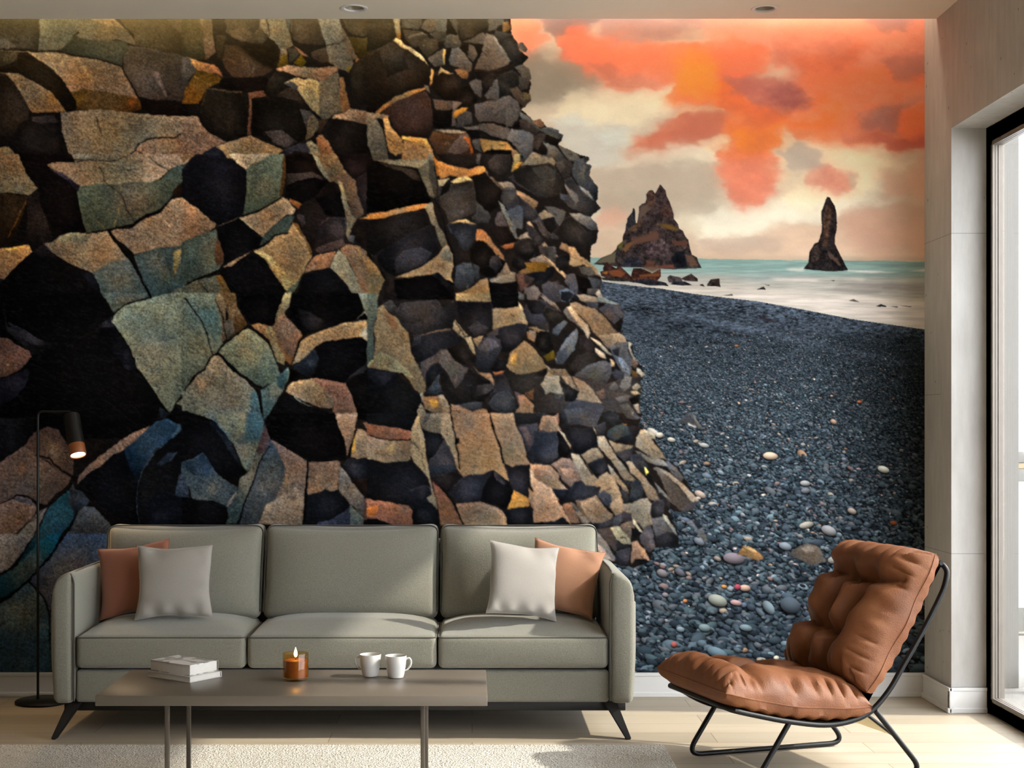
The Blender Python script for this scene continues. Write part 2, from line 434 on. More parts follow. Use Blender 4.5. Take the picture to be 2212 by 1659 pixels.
BASE='''
T 0 0 221.2
15110f 0,40 1103,40 1106,75 1120,105 1141,125 1126,142 1147,180 1142,205 1147,215 1125,235 1136,244 1149,262 1167,256 1178,274 1217,292 1212,305 1203,312 1252,334 1272,339 1273,345 1266,352 1277,359 1272,381 1292,406 1290,430 1286,435 1297,450 1275,468 1288,484 1292,499 1288,524 1277,533 1274,571 1285,580 1299,600 1299,609 1295,623 1304,643 1339,659 1346,685 1339,717 1355,735 1366,742 1368,766 1379,784 1395,811 1375,829 1386,838 1384,852 1381,874 1386,896 1379,919 1395,928 1413,950 1442,992 1467,1010 1485,1046 1507,1082 1467,1106 1440,1096 1466,1156 1466,1180 1411,1183 1404,1214 1370,1226 1325,1218 1300,1300 1150,1460 0,1460
'''
T1='''
T 0 40 400
#
33301f-2b2722 0,0 47,0 48,18 46,30 44,37 12,36 0,35
4a4640 0,24 6,24 20,34 10,36 0,36
5c6050-6a6350 47,0 106,0 98,10 90,20 80,30 73,38 46,38 48,20
5a594c-6a5a44 76,0 105,1 128,8 142,10 152,16 160,24 163,32 152,29 138,25 122,27 80,30 95,17
252820 80,30 90,21 122,28 126,25 152,29 155,34 150,41 146,49 146,57 130,51 100,45 72,40
7d6a54 95,0 133,0 147,10 155,16 142,11 128,8 110,2
7d6a50-8c705c 25,38 68,40 98,46 128,51 145,58 152,70 158,80 164,92 168,97 155,94 125,87 100,85 84,88 78,78 70,68 60,58 44,48 34,41
33290f-3a2010 84,88 100,85 125,88 153,92 168,97 170,108 155,113 97,109 90,110 90,98
140d06 0,60 20,55 20,42 34,41 44,48 60,58 70,68 78,78 85,90 91,100 91,111 80,112 70,98 60,86 40,75 22,66 0,63
2f2a1e 0,37 24,39 20,50 12,55 0,59
8a6f58 0,36 20,37 36,40 24,40 0,38
7a6248-8a6038 0,64 22,66 42,76 60,87 70,99 80,112 40,113 36,110 30,97 22,84 14,73 6,66
1d1712 0,67 6,67 14,73 22,84 30,97 36,111 34,118 24,126 16,140 0,160
7b6753-80705c 73,113 97,110 120,109 160,113 221,117 221,137 206,143 190,142 172,147 162,158 150,166 84,166 80,152 74,135
8d6850 150,166 162,158 172,147 190,142 206,143 221,137 221,166
0a0302 168,98 221,100 221,117 180,115 170,108
15110f 40,113 73,113 73,135 80,152 84,166 20,166 15,150 24,126 36,117
332c2a 38,118 65,116 70,125 50,126 38,123
6a5236 0,155 10,153 16,158 20,166 0,166
2c2823-3a302a 155,32 190,38 221,46 221,99 180,97 166,93 156,75 148,62 147,50 150,42
5a4c48 180,62 190,65 200,92 199,95
2e2617 163,32 160,20 150,10 140,0 221,0 221,45 190,38
3a3426 165,20 175,17 180,34 166,32
4a4030 200,2 212,15 221,20 221,0
l 2 1a120c 115,118 118,128 122,140
l 3 0a0604 150,166 162,158 166,150 180,143 190,142 206,143 221,136
l 2 0a0604 162,158 180,166
l 4 0f0a06 0,37 40,39 68,40 98,46 128,51 145,57 155,75 164,92 168,98
l 2 b08850 55,40 60,48 66,58 68,65
l 2 a08050 70,42 73,46 75,56
l 3 a88858 93,48 100,58 108,72 112,86
b b07a40 .5 10 100,70
b 9a6428 .5 8 62,95
b 8a6a20 .4 7 96,98
b a05020 .5 6 158,98
T 400 40 400
#
2c2818 0,0 15,0 21,10 24,50 10,48 0,46
6b5a46 15,0 22,0 22,10 20,10
4a4030-5a4030 22,0 32,0 33,20 37,40 30,46 24,50 22,30 21,10
2c2418 37,20 48,20 47,32 43,48 39,48 37,36
2f2a22 48,0 90,0 92,8 100,20 92,30 80,30 68,28 56,22 49,17
4a3f32 52,15 70,11 82,18 84,30 70,28 56,22
3b3326 82,18 90,10 95,20 100,21 92,30 84,25
85755e 89,0 97,0 100,15 101,21 95,18 90,10
6f6a5a-7a7058 97,0 117,0 124,15 130,32 122,35 113,36 108,29 100,22 101,15
3a4448 117,0 126,0 125,16
2f2820-3a3026 126,0 158,0 164,20 166,31 155,32 140,30 130,26 126,15
8a6048 130,32 140,40 148,45 138,44
3f3328 150,40 170,33 172,54 160,52 150,45
757268-6b6050 158,0 183,0 188,15 189,26 195,40 201,50 202,54 198,60 196,65 185,60 180,57 172,53 168,32 164,20
6e5a48 183,0 187,10 196,25 206,48 200,49 194,38 189,26
6a5a20 192,58 200,57 196,65
2f281c 187,0 221,0 221,20 215,22 200,20 192,12
33280f 195,22 215,24 221,21 221,44 209,48 200,35
c07030 205,48 209,49 203,53
7a6a58 114,36 122,35 122,44 118,42 113,46
5a4414 113,46 118,42 122,44 123,54 115,58 109,58
3a362e 123,35 131,35 136,42 130,50 124,54
54420e 130,52 138,43 144,52 140,58 130,54
2a2015-3f2c22 48,32 108,30 114,42 110,52 104,62 92,69 75,71 56,70 48,60 44,48
s4 160e06 60,30 108,31 112,45 104,60 92,55 75,42
3a3430 0,46 5,47 11,55 14,62 0,85
b07a42-7a4a34-0 5,47 20,52 24,53 34,55 40,60 46,71 36,66 30,67 24,64 14,62 10,55
44300f-6a4216 14,62 24,65 36,67 44,72 40,78 26,83 16,102 0,102 2,82 8,72
090302 46,72 100,70 96,86 68,87 40,82
1e1914-14100c 26,83 68,88 75,95 76,115 76,130 74,139 52,147 38,142 24,132 18,115 21,95
l 2 6a5238 26,83 45,86 68,88
5a3c2e 75,89 94,86 97,93 80,95 79,110 79,138 74,139 76,115 77,100
15110d 80,95 105,95 130,98 140,105 144,120 145,140 140,147 120,155 105,150 95,142 80,138
2e2826 95,135 115,133 135,148 120,155 105,149
3a3633 137,108 148,110 153,115 148,125 145,132
a5795a 108,60 122,55 135,57 160,59 175,58 183,56 183,62 172,70 162,75 142,71 128,67 118,63 110,62
a08a62 118,77 132,70 142,73 150,72 160,76 162,90 160,100 161,117 150,108 143,98 136,87 128,80
4a4a4c 117,78 125,75 135,80 134,86 126,82
665c4a 160,76 172,70 183,63 184,80 187,100 188,113 178,114 172,120 165,121 160,117 160,95
7a5636 184,70 189,71 193,90 197,105 193,115 187,114 186,100
1c1814 108,62 118,64 130,69 118,77 112,88 100,95 96,86 98,78 104,68
231b15 112,88 126,82 136,87 142,98 146,108 135,98 120,95 108,92
66563f 148,118 153,115 158,120 161,130 150,142 144,147 145,137
8a6a50 191,113 196,107 210,110 221,112 221,127 208,125 197,122 175,120 178,116
18120e 175,121 198,122 205,127 221,130 221,166 180,166 176,150 168,138 170,128
3a281c 160,120 170,122 163,135 158,140
1e1811 221,42 221,105 210,100 200,92 197,75 200,60 206,50
8a6a4c-96794f 36,153 50,148 78,139 95,147 117,157 110,162 105,166 52,166 40,158
7e644e-8d6650 0,118 16,117 20,128 30,138 50,147 35,153 22,160 12,166 0,166
14161c 12,166 22,160 36,153 45,160 53,166
85785a 145,149 150,145 158,152 165,166 151,166
8a5a38 156,142 163,139 170,146 178,160 180,166 166,166 158,152
26242a 118,157 135,150 145,149 150,160 140,160 130,158 122,166 118,166
l 2 0c0804 167,32 175,31 183,30 189,26
l 2 0c0804 97,0 100,15 101,21
b c0a060 .5 6 156,82
b 6a4a14 .4 7 20,95
T 0 340 400
#
6a5038-78684c 0,0 22,0 32,20 40,30 46,37 35,45 25,44 15,43 8,42 0,43
1e140a 0,44 8,43 20,45 34,46 30,62 20,90 8,106 0,108
l 2 6a4018 32,52 20,75 10,95
1a1412 34,46 46,40 50,50 60,90 66,99 45,104 38,108 32,90
090302 22,0 88,0 90,6 58,6 46,18 40,30
8b715c-907660 56,9 62,6 88,6 95,6 104,3 130,5 148,0 190,0 221,0 221,6 205,13 200,16 190,26 182,29 150,30 140,33 118,32 96,34 84,27 76,20 60,13
706858 85,0 150,0 137,5 120,4 100,3 90,6
3e4840-454838 96,34 118,32 140,33 150,29 182,29 192,26 203,14 221,6 221,20 210,38 205,48 195,60 185,66 168,72 158,80 140,84 125,88 112,89 104,91 100,80 97,65 94,50 92,42
1a0f08 221,20 221,48 208,50 207,40
0b0605 46,20 56,9 62,13 78,22 88,35 92,42 95,55 98,75 104,90 75,91 60,80 50,60 46,40
25202a 58,12 76,20 84,27 95,34 94,40 88,38 80,28 66,18
l 2 1a1712 118,12 124,19 124,28 137,38 147,48 151,62 160,74
l 2 1a1712 178,0 190,9 201,15
l 2 0a0805 85,3 100,3 120,4 137,5 150,0
l 2 8a6a30 145,50 142,65 136,84
l 2 7a6030 112,70 120,80 125,87
7c6a54 53,102 62,102 70,96 80,91 95,90 130,88 138,100 146,110 152,117 155,120 150,122 135,124 125,130 110,138 90,130 72,120 60,112
6e6852 70,95 85,90 108,93 104,100 70,101
4a4e48-3c4a4a 110,138 125,130 135,124 150,122 156,120 165,137 172,150 180,166 124,166 115,150
8a7058 132,88 140,85 155,86 168,76 180,70 192,66 205,50 221,48 221,102 215,106 190,108 175,112 160,116 150,105 140,98
c5a98a 195,75 208,82 203,83
3e4846-384848 160,117 175,112 190,108 216,106 221,103 221,153 195,163 182,166 172,148 165,133
7a6a44 207,113 218,108 215,130 208,142
15110f 140,102 152,108 160,117 152,118 146,112
l 6 060403 129,88 138,100 146,110 152,118 158,125 165,138 173,152 180,166
l 4 060403 104,91 112,89 125,88 140,84 158,80 168,72 185,66 195,60 205,49
020202 0,150 30,120 53,102 62,113 75,123 96,136 110,139 116,150 124,166 0,166
1c1618 40,113 53,102 62,113 70,121 58,119 48,119
0d0e14 95,136 112,140 118,152 124,166 115,160 105,148
8a6238-7a6048 0,109 12,108 34,104 39,113 30,120 15,135 5,146 0,143
c88a40 5,110 30,105 34,107 12,111
1c1c26 0,143 5,146 0,152
5a5a4c 180,166 205,160 212,157 221,153 221,166
T 400 340 400
#
8a6a4a 0,0 12,0 0,7
17151a-100f13 12,0 60,2 62,10 74,15 73,40 70,62 66,70 45,80 40,82 36,77 15,60 0,48 0,15
s6/.6 24222a 25,4 60,6 62,12 40,22
b89a78 52,0 105,0 90,4 80,9 74,15 62,8
565a4a-48503f 74,15 80,8 92,3 105,0 118,0 121,10 119,30 115,48 100,57 85,66 69,69 72,55 74,40 73,28
4a3018 118,0 121,8 120,25 117,42 112,48 115,25
120a06 121,0 152,0 158,10 165,22 155,20 125,20 121,18
2f2722 122,20 150,17 163,21 167,27 150,24 135,28 121,34
070303 121,34 135,28 155,24 172,28 165,40 140,55 120,46
80603e 152,0 180,0 190,15 194,20 185,22 178,29 172,29 165,18 158,8
8a8268 152,0 160,2 168,15 173,28 168,24 158,10
5f4a3a 178,29 185,21 195,20 203,28 206,45 212,60 213,68 206,73 200,80 196,72 192,55 188,35
8a7a58 183,28 188,30 192,48 198,65 203,74 198,85 195,100 192,92 193,75 190,55
76705c 184,46 190,47 196,62 200,76 196,90 193,70
17110f 135,58 155,48 165,35 178,28 186,45 192,70 175,72 160,80 155,100 152,108 145,95 133,75
0a0606 155,48 186,42 192,70 170,70
2b2424 160,80 170,72 192,71 193,85 190,98 180,107 162,108 156,100
4a3a36 155,110 165,105 188,98 192,105 180,110 160,115
3a3230 133,68 142,70 144,78 140,84 134,74
1c1210 180,0 221,0 221,12 205,25 195,20 188,10
221a1a 205,25 221,12 221,60 212,50 207,38
c08040 207,73 221,69 221,74
16100e 205,76 221,76 221,116 200,98 198,88
4a4a4e 195,92 202,94 202,103 195,100
8a6a50 0,50 15,61 30,75 37,80 36,84 25,90 10,95 0,102
42493f-3a4845 0,102 10,95 25,90 37,86 39,100 46,115 46,125 40,134 25,141 10,147 0,152
4a3424 38,95 46,112 46,126 38,130 35,115
4c4f44 0,155 10,148 37,141 40,150 45,166 0,166
5c401e 37,141 42,140 58,160 59,166 45,166 40,152
l 2 1a1712 15,148 28,162
l 3 0a0805 0,153 10,147 25,141 40,134
967a5c 65,71 70,71 85,66 100,58 112,49 118,47 125,52 132,62 130,67 122,68 115,74 103,84 92,95 80,84 72,78
9a8a66 64,72 70,75 80,84 92,95 78,84
3a443e 92,95 103,84 115,75 125,68 131,70 126,80 122,90 108,92 100,100 92,106 86,108 90,100
08080a 39,84 60,74 65,73 80,86 92,96 88,107 75,112 60,122 47,128 46,115 40,98
l 2 6a5848 39,82 52,77 64,72
8a5028 125,48 140,56 135,62 125,52
8a7050-937850 82,112 95,106 108,93 122,90 128,78 138,85 148,105 152,118 148,124 143,132 141,138 136,146 128,155 121,160 110,145 100,130 95,122
a08c5c 82,113 95,120 110,140 121,160 130,150 118,135 105,120 92,112
6c4c26 126,76 135,80 145,98 152,112 150,118 142,98 133,84
060507 44,133 60,125 74,117 85,118 96,125 108,143 121,160 118,166 60,166 48,150 41,138
7a6452 45,131 60,122 80,112 72,118 55,130
4a5444 121,160 130,152 138,145 132,158 125,166 119,166
8a6044 142,138 145,130 155,118 180,112 175,125 172,132 155,135
807862 173,132 178,118 183,110 192,118 200,135 208,150 215,166 205,166 190,148
7a5a42 185,110 193,104 205,105 221,118 221,166 215,166 205,145 195,122
l 3 b07838 205,108 215,125 221,140
0a0a0d 142,140 172,132 178,138 190,150 205,166 133,166 138,150
l 4 060403 86,108 100,101 108,93 122,90
l 4 060403 65,70 85,66 100,57 115,48
'''
T2='''
T 800 40 400
2a241a 0,0 27,0 30,18 30,24 20,30 0,40
3a3226 0,6 12,8 27,4 28,12 10,17 0,18
a09478-8a7a5a 27,0 35,0 36,22 31,24 29,12
8a5a28 31,20 36,17 36,24 31,24
4c4a44 37,0 62,0 61,8 57,14 48,12 37,12
5e5c56 63,4 72,0 91,0 91,18 80,15 70,16 60,12
47433c 70,18 84,14 91,16 91,26 80,28 74,22
35302a 38,14 56,15 66,18 70,24 60,34 50,35 42,26
3e362a 55,28 70,24 80,26 82,36 72,44 66,48 60,38
6e6658 44,22 52,19 62,16 69,20 64,19 54,21 46,24
1c1812 92,0 100,10 104,20 100,22 92,18
4a443c 92,0 103,0 104,18 106,25 102,16 96,6
332f28-2a2620 103,0 138,0 142,8 132,15 126,20 108,26 105,18 104,8
55504a 92,19 104,20 108,28 108,34 90,36 88,30
5c5850 138,0 160,0 158,8 152,10 150,14 140,15 142,7
7a5a34 158,4 165,4 169,12 164,15 158,16
3a3a3c 160,0 167,0 165,4 160,3
3e3a36 150,14 160,16 168,18 170,22 160,24 152,26 147,20
5a5450 109,28 120,25 130,19 136,16 139,24 137,32 130,30 122,30
1a1612 108,30 122,29 133,33 130,45 124,52 116,46 112,38
5b524c 117,31 124,33 128,42 123,52 116,46
66605c-6c625a 97,36 106,34 112,42 118,50 121,54 120,62 117,64 108,60 96,56 94,48
77695c-6a5c50 138,18 146,19 152,28 160,40 168,50 165,54 156,58 144,62 134,61 124,60 128,52 132,42 136,30
9a8c7c 147,20 152,24 160,36 168,48 169,52 164,48 156,38 150,28
2c2824 152,26 160,22 170,20 176,30 180,40 188,46 180,52 172,56 168,50 160,38
6a625a 177,30 182,29 188,36 187,41 182,40 178,35
5c564e 172,58 182,55 190,62 192,72 188,76 180,68
48423c 178,68 186,72 190,76 188,84 180,86 176,78
2e2a26 150,68 160,64 170,62 177,68 178,78 172,86 160,92 152,92 152,80
6a625c 143,84 148,74 152,72 154,84 153,97 140,96 136,92
54463a 166,84 176,82 182,90 184,98 182,106 176,100 170,92
6a6046 182,88 192,90 192,96 184,98
4a423c 184,98 192,96 184,106 180,108
625a56-564e4c 125,102 140,98 153,97 158,93 166,92 176,100 180,110 176,120 168,130 156,126 146,124 130,124 124,116
5e5856 130,126 146,125 160,130 167,132 165,143 156,145 144,140 131,134
6a6462-4c4848 167,132 180,134 190,137 194,144 194,156 190,166 180,166 172,152 166,145
241d19 124,62 140,62 155,60 172,54 160,64 150,70 146,80 136,90 134,78 128,68
5e544e 118,77 126,72 132,74 134,84 132,94 126,90 121,84
8a5e3a 100,61 108,60 117,64 117,72 110,72 104,68
1d1611 106,84 118,80 130,96 124,102 118,106 110,104 102,98
241a13 74,66 82,62 90,65 106,68 108,78 106,86 102,98 88,97 76,86
b08c5c 84,58 90,62 100,66 92,66 86,64 80,68
5a5148 80,40 88,36 90,46 86,56 76,58 68,48 76,43
c8a05c 87,37 90,38 89,55 87,56
2a221a-1e1610 0,42 14,34 27,26 40,36 50,44 60,50 70,60 74,68 72,76 60,80 40,88 22,96 8,108 0,104
2c261f 10,36 26,28 40,40 46,60 20,70
e2c48c 27,26 30,23 36,25 42,32 54,38 62,46 70,58 64,52 56,46 46,39 36,33
b8884c 72,60 75,62 74,76 71,82 71,72
1a120c 0,104 10,106 4,113 0,113
9a6c3c 5,113 16,104 30,94 50,86 66,82 66,84 50,92 34,99 20,108 10,114
3c2a22-2c1e1a 20,106 34,98 50,92 66,86 72,94 74,110 74,128 70,140 66,143 50,141 36,140 28,130 22,118 14,112
6a5a50 64,79 70,81 72,90 68,86
5a4a40 75,96 90,98 100,98 98,110 88,111 78,108
17110d 75,110 90,112 99,108 98,128 86,131 75,130
6a5a50 99,98 110,100 104,106 101,114 102,128 97,128 98,112
b07830 100,112 108,107 117,106 114,110 106,118 100,120
454344 104,118 114,110 120,112 122,126 110,128 102,130
8a7258 0,113 14,114 22,115 20,122 14,120 6,120 0,122
b8854e 15,120 20,115 24,128 32,138 36,141 40,150 41,160 30,164 22,158 18,140
6b6150-5c5446 0,120 8,121 14,132 18,146 22,166 4,166 0,150
e09c4c 38,141 52,142 67,143 72,152 73,156 60,152 48,147 38,145
a87a4c 40,146 50,148 64,154 74,156 76,166 36,166 41,156
a08a70 75,133 100,132 112,135 117,136 104,137 90,137
5a3c24-3a2a24 75,134 90,138 104,137 117,136 120,148 122,160 124,166 80,166 74,152 69,144
6e5c56 100,146 108,138 116,138 120,148 116,158 104,162 92,160
a85a28 110,140 118,142 123,160 120,164 117,150
6a6460 108,128 120,130 130,128 130,134 118,133
1c1a1a 112,134 130,133 131,144 122,142
5a5552 121,145 131,144 132,160 124,156
9c7038-b08850 131,144 150,146 164,148 172,158 160,157 146,156 134,160
17120f 134,162 146,157 158,158 168,160 170,166 133,166
6a6668 180,112 190,118 200,130 190,128 182,120
3e3430 178,122 186,122 200,132 196,142 186,138 178,130
8a6246 193,124 204,120 208,129 200,130
6c6a68 202,131 212,130 221,134 221,141 210,137
3e342e 196,142 204,138 211,140 206,152 196,156
211c18 206,138 221,142 221,152 208,146
64625e 206,147 214,150 221,158 221,166 212,164
8a6a50 168,156 176,158 180,166 170,166
l 3 14100c 130,124 146,124 158,127 167,131 166,145 156,145 144,140 132,134
l 3 14100c 167,146 174,156 182,166
l 2 0c0a08 60,40 66,48 74,58 80,60
T 800 340 400
8a7a60-9a8868 5,3 70,2 74,5 68,5 66,12 58,13 40,10 20,7
7e7460-6c6250 57,14 67,6 70,0 75,0 77,16 78,30 80,36 75,50 70,44 64,30 60,20
4a443c 70,4 75,4 78,20 80,36 78,50 75,42 71,24
140d08-050302 0,6 8,4 20,8 40,11 56,14 60,24 66,36 72,50 70,55 55,60 0,66
2b221a 10,6 40,12 56,16 62,30 50,26 36,16 20,12
b06c38-d08840 0,68 20,64 45,58 60,55 70,55 66,60 50,64 30,68 14,73 0,74
857860-6e6450 64,59 70,54 74,54 77,68 82,82 88,90 92,104 86,108 82,100 78,84 72,78 70,70
1b1715 0,75 20,72 40,67 60,63 66,66 72,80 60,88 50,91 30,100 14,110 5,118 0,112
1f1c1e-17161a 8,118 20,106 36,98 48,91 60,86 72,81 78,92 80,106 82,114 74,124 60,132 46,136 30,142 20,136 10,128
2e2c30 30,122 40,112 60,108 74,114 66,126 44,136 30,138
8c7458-9a805c 30,143 46,137 60,131 74,122 82,116 86,108 92,104 98,116 99,130 96,142 100,150 90,146 80,138 70,140 50,143
7a7260 84,116 90,107 96,112 98,126 84,120
050303 28,146 50,144 70,141 80,138 90,146 100,150 100,166 30,166
17161a 72,140 82,138 92,148 100,152 100,166 92,158 84,148
15110d 0,112 5,120 10,130 18,143 16,150 8,130 0,120
7a5a38-8a7048 0,118 6,128 14,142 17,146 12,160 9,166 0,166
1d1613 18,146 28,146 32,166 16,166
d88a44-c8884c 78,4 84,5 92,8 104,11 118,14 130,11 135,10 140,16 134,20 122,22 110,24 96,22 84,26 80,18
a86828 75,0 80,4 82,20 80,24
b09a74 80,27 95,25 90,30 86,35 82,35
d0b078 95,29 104,24 112,22 120,24 122,27 112,29 100,32
2b2724-3a3430 95,32 110,30 122,27 124,36 126,46 127,58 128,64 116,70 108,73 94,77 88,64 82,54 82,48 90,40
1a1613 82,36 95,32 94,40 84,46
4a4644 88,62 100,63 112,62 108,73 94,77
3a3534 81,36 86,36 84,44 80,50
1a1512 122,24 134,20 146,24 152,30 158,38 160,42 156,52 150,60 142,66 134,60 128,56 126,40
6a5a48 136,11 142,18 150,28 158,38 160,41 155,38 148,30 138,20
484440 126,52 133,58 144,70 142,78 128,79 120,72 127,66
32302f 131,64 140,68 145,72 140,78 128,79 122,74
241f1e 142,24 130,0 168,0 168,14 164,20 150,22
352e2a 140,6 150,0 168,0 166,18 152,20 142,14
55504c 126,0 132,0 130,10 126,8
251d19 78,0 126,0 126,10 118,13 100,9 86,4
a08858 172,0 180,0 176,8 172,16 168,18
c89038 172,8 182,5 176,12 172,16
6c645a-7a6c5c 182,6 196,4 221,2 221,7 205,8 192,10 176,14
57534e 184,0 221,0 221,3 200,4 188,3
241f1e-2e2826 172,18 182,10 200,8 216,7 221,10 221,38 214,46 206,50 194,44 184,38 172,30 164,26
8a7868 152,30 164,29 170,32 174,38 168,36 158,37
3d3a38 158,38 168,36 175,40 180,46 170,50 160,56 156,50
302d2e 158,54 176,48 184,60 182,76 170,74 164,62
7c786c 153,51 158,56 164,66 168,76 174,90 176,97 172,96 166,84 162,74 157,66
5e504c 151,66 156,64 162,76 164,82 150,82 149,76
5c5e60 168,74 176,70 182,76 181,86 175,84 172,96 170,86
1b1310 142,84 150,83 164,83 170,92 174,100 166,104 154,104 146,94
8a5230 155,106 166,103 174,101 172,108 160,110
a4663c-96704c 126,86 134,86 140,92 148,104 158,116 162,124 154,120 146,110 138,102 126,100
b09468 92,79 104,75 114,74 128,80 118,79 106,78
232429-2c2e33 91,80 106,78 118,79 128,81 125,98 122,110 112,112 106,108 104,98 96,90
15110f 118,108 124,100 134,100 144,110 154,120 162,125 156,136 148,142 138,143 130,136 120,122
2e2a2c 144,118 154,116 158,130 150,138 142,130
7a6450 162,126 168,138 160,140 148,146 158,134
474c54-30333a 102,130 112,126 120,126 124,138 124,150 118,156 108,160 101,152
3a3e44 122,126 130,130 131,144 126,147 124,140
8a6a4c-96703e 112,160 122,154 132,146 140,144 142,152 144,166 102,166 104,162
8a7a66-7c6e5c 142,146 156,142 168,138 173,138 174,148 158,151 144,149
0a0808 142,150 158,152 175,149 176,166 144,166
6c6250 176,40 184,48 194,56 198,62 190,58 182,52
a8805c 175,39 184,46 200,54 197,62 190,58 180,50
2b2828 182,56 194,60 204,72 196,78 184,78 182,66
8a7a68 176,96 184,90 188,88 194,98 186,96 178,98
2b2522-1c1816 172,102 186,96 194,98 200,106 202,112 196,120 186,124 174,118 170,110
1c1919 170,120 186,124 192,120 200,112 190,128 178,136 168,130
a08468 186,78 190,76 200,92 214,108 221,118 221,122 208,108 196,96
3a302c 184,82 196,98 210,110 221,122 221,134 208,124 200,106 190,94
47464a 190,76 200,80 216,96 221,98 221,84 208,72 198,70
30292a 200,70 212,66 221,70 221,94 208,84
7a5e48 202,68 208,65 221,70 212,72
8a6a50-7a6858 196,122 204,116 214,124 221,132 216,130 208,126 192,128
8a6438 176,138 186,132 200,127 212,128 216,132 200,136 184,140
1b1a1d 192,138 206,132 219,131 219,142 206,150 190,150
5a4038 174,140 184,138 194,146 186,156 180,160 176,150
6a625e 186,156 196,152 204,162 200,166 188,166
3a302e 204,152 221,148 221,166 208,166
5a5854 176,160 184,164 184,166 176,166
l 2 0a0808 76,50 82,60 88,76 92,98 98,112 101,130
T 0 640 400
020203 0,0 121,0 135,22 150,40 168,88 192,122 204,140 180,155 165,166 0,166
0f0f12 3,0 6,20 10,36 30,40 50,55 66,56 60,60 44,70 36,68 20,52 8,40 5,20
17171c 10,30 30,40 48,52 62,56 50,60 36,56 18,46
3c2c26-2c1e1a 0,48 10,50 20,58 36,66 38,72 32,80 26,86 16,92 8,96 0,99
4a3830 0,66 10,74 20,80 18,88 8,96 0,98
101018 0,100 16,94 34,86 36,92 30,108 20,120 0,134
4c5450-566056 124,0 177,0 172,5 160,7 150,12 140,18 136,21 130,10
1a1a20 120,34 134,24 137,37 126,37 112,40
08090d 116,40 136,38 146,50 156,62 162,80 166,92 150,86 136,70 120,50
14161e 140,68 154,62 160,78 164,88 150,88 144,78
666a5a-5c665c 136,24 142,14 152,9 164,6 176,3 200,0 221,0 221,112 214,122 208,132 203,139 192,126 184,112 172,96 164,84 158,66 150,52 140,38 134,30
1a2028 190,131 203,140 196,148 192,146
626658 210,128 221,116 221,134
030303 208,132 221,136 221,152 196,148 203,140
6a4a3a 158,163 172,158 180,154 170,166 158,166
1a2a36 174,160 188,150 196,148 214,152 221,158 221,166 170,166
l 4 060504 135,22 142,16 150,10 162,6 180,2
l 3 060504 221,113 214,122 208,132
l 2 2c2826 90,52 104,46 116,40
l 1.5 2e2c2e 126,125 140,136 156,148 164,153
l 1.5 2a2826 66,130 76,136 90,137 102,135
l 1.5 221f1e 72,88 80,92 92,100
l 1.5 221f1e 70,104 78,104 84,108 96,114
b 4a5a5a .35 14 190,40
b 486060 .3 14 170,50
b 7a7a60 .4 10 150,20
b 6a6a52 .4 12 200,90
T 400 640 400
5c6256-525e54 0,0 36,0 40,14 44,30 44,50 46,58 38,68 34,70 30,74 22,86 14,92 6,104 0,112
s4/.6 3c5250 14,14 34,10 42,24 42,46 36,56 26,40 18,26
6a5a44-5c4a34 36,0 46,0 50,14 48,30 50,50 44,56 44,32 40,16
5c4428-3a2816 42,0 60,0 62,12 68,22 74,32 66,42 58,46 50,54 48,40 52,26 50,12
4a443c 47,30 56,26 60,40 50,52
060506 62,0 120,0 110,18 106,32 98,36 78,32 70,22 64,12
8a805c-6a6250 119,0 128,0 124,12 116,24 108,32 108,22 114,10
060506 128,0 208,0 213,16 205,28 180,34 150,43 142,46 132,34 122,22
1a181a 134,14 150,20 164,28 172,34 150,42 140,36
7c8272-6c7060 207,0 221,0 221,26 214,18 212,12
787a72 214,18 221,27 221,30 208,30 204,28
080606 204,29 214,20 220,28
866444-6c4a2c 78,34 88,32 104,36 108,32 114,22 118,21 124,28 134,38 141,46 136,54 130,72 126,82 118,76 106,60 100,52 88,42
6a5244 108,34 118,22 126,30 138,44 136,54 130,72 122,70 112,54 108,42
7c6e4c 96,38 104,36 108,46 112,60 120,74 118,82 110,78 104,60 98,46
7b7356-50625c 40,66 46,58 56,50 66,42 74,38 80,40 90,48 100,56 104,66 110,82 114,92 108,102 92,108 86,106 76,98 62,88 50,76
4c5c58-3a5056 114,92 124,84 124,96 120,106 116,114 108,128 100,140 94,148 92,126 90,112 104,104
2e444a 110,96 122,88 121,104 116,112 110,106
7e6e5a-5a6a64 34,70 42,70 50,80 62,92 76,102 84,110 88,122 90,140 92,152 90,166 48,166 40,156 32,148 18,142 0,136 0,113 8,104 16,92 24,86 30,76
40565a 78,112 86,116 90,140 92,152 89,166 72,166 78,140
06121a 42,70 50,76 56,84 62,90 58,91 50,82
l 4 06080a 42,70 60,90 74,100 84,112 88,120 90,130 92,148
l 3 06080a 0,3 10,16 20,30 26,44 29,56 33,70
l 4 0a0808 0,112 12,94 22,88 30,74 36,69 44,60 56,50 66,42 76,36
l 2.5 0a0808 36,3 44,20 46,32 48,46 50,53
l 2 0a0808 76,37 90,47 98,54 101,58
b a07858 .5 10 20,104
b 8a6a40 .4 8 66,46
030303 0,136 18,142 32,147 40,155 48,166 0,166
10141a 30,150 38,154 46,166 36,166
a08058-8a7860 128,82 134,66 138,54 146,48 160,42 178,36 195,31 212,30 221,28 221,50 214,48 200,50 184,52 166,54 154,62 146,70 136,78
9a9280 208,46 214,38 221,34 221,62 214,52
20262e-181c24 129,84 140,76 152,64 156,62 160,74 156,84 150,96 142,94
06060a 155,62 168,54 184,52 206,49 214,52 221,62 221,80 218,88 204,98 190,103 170,100 150,98 158,84 160,74
1a1a1e 200,92 214,82 220,70 216,88 204,98 190,103
040304 126,86 150,98 124,102
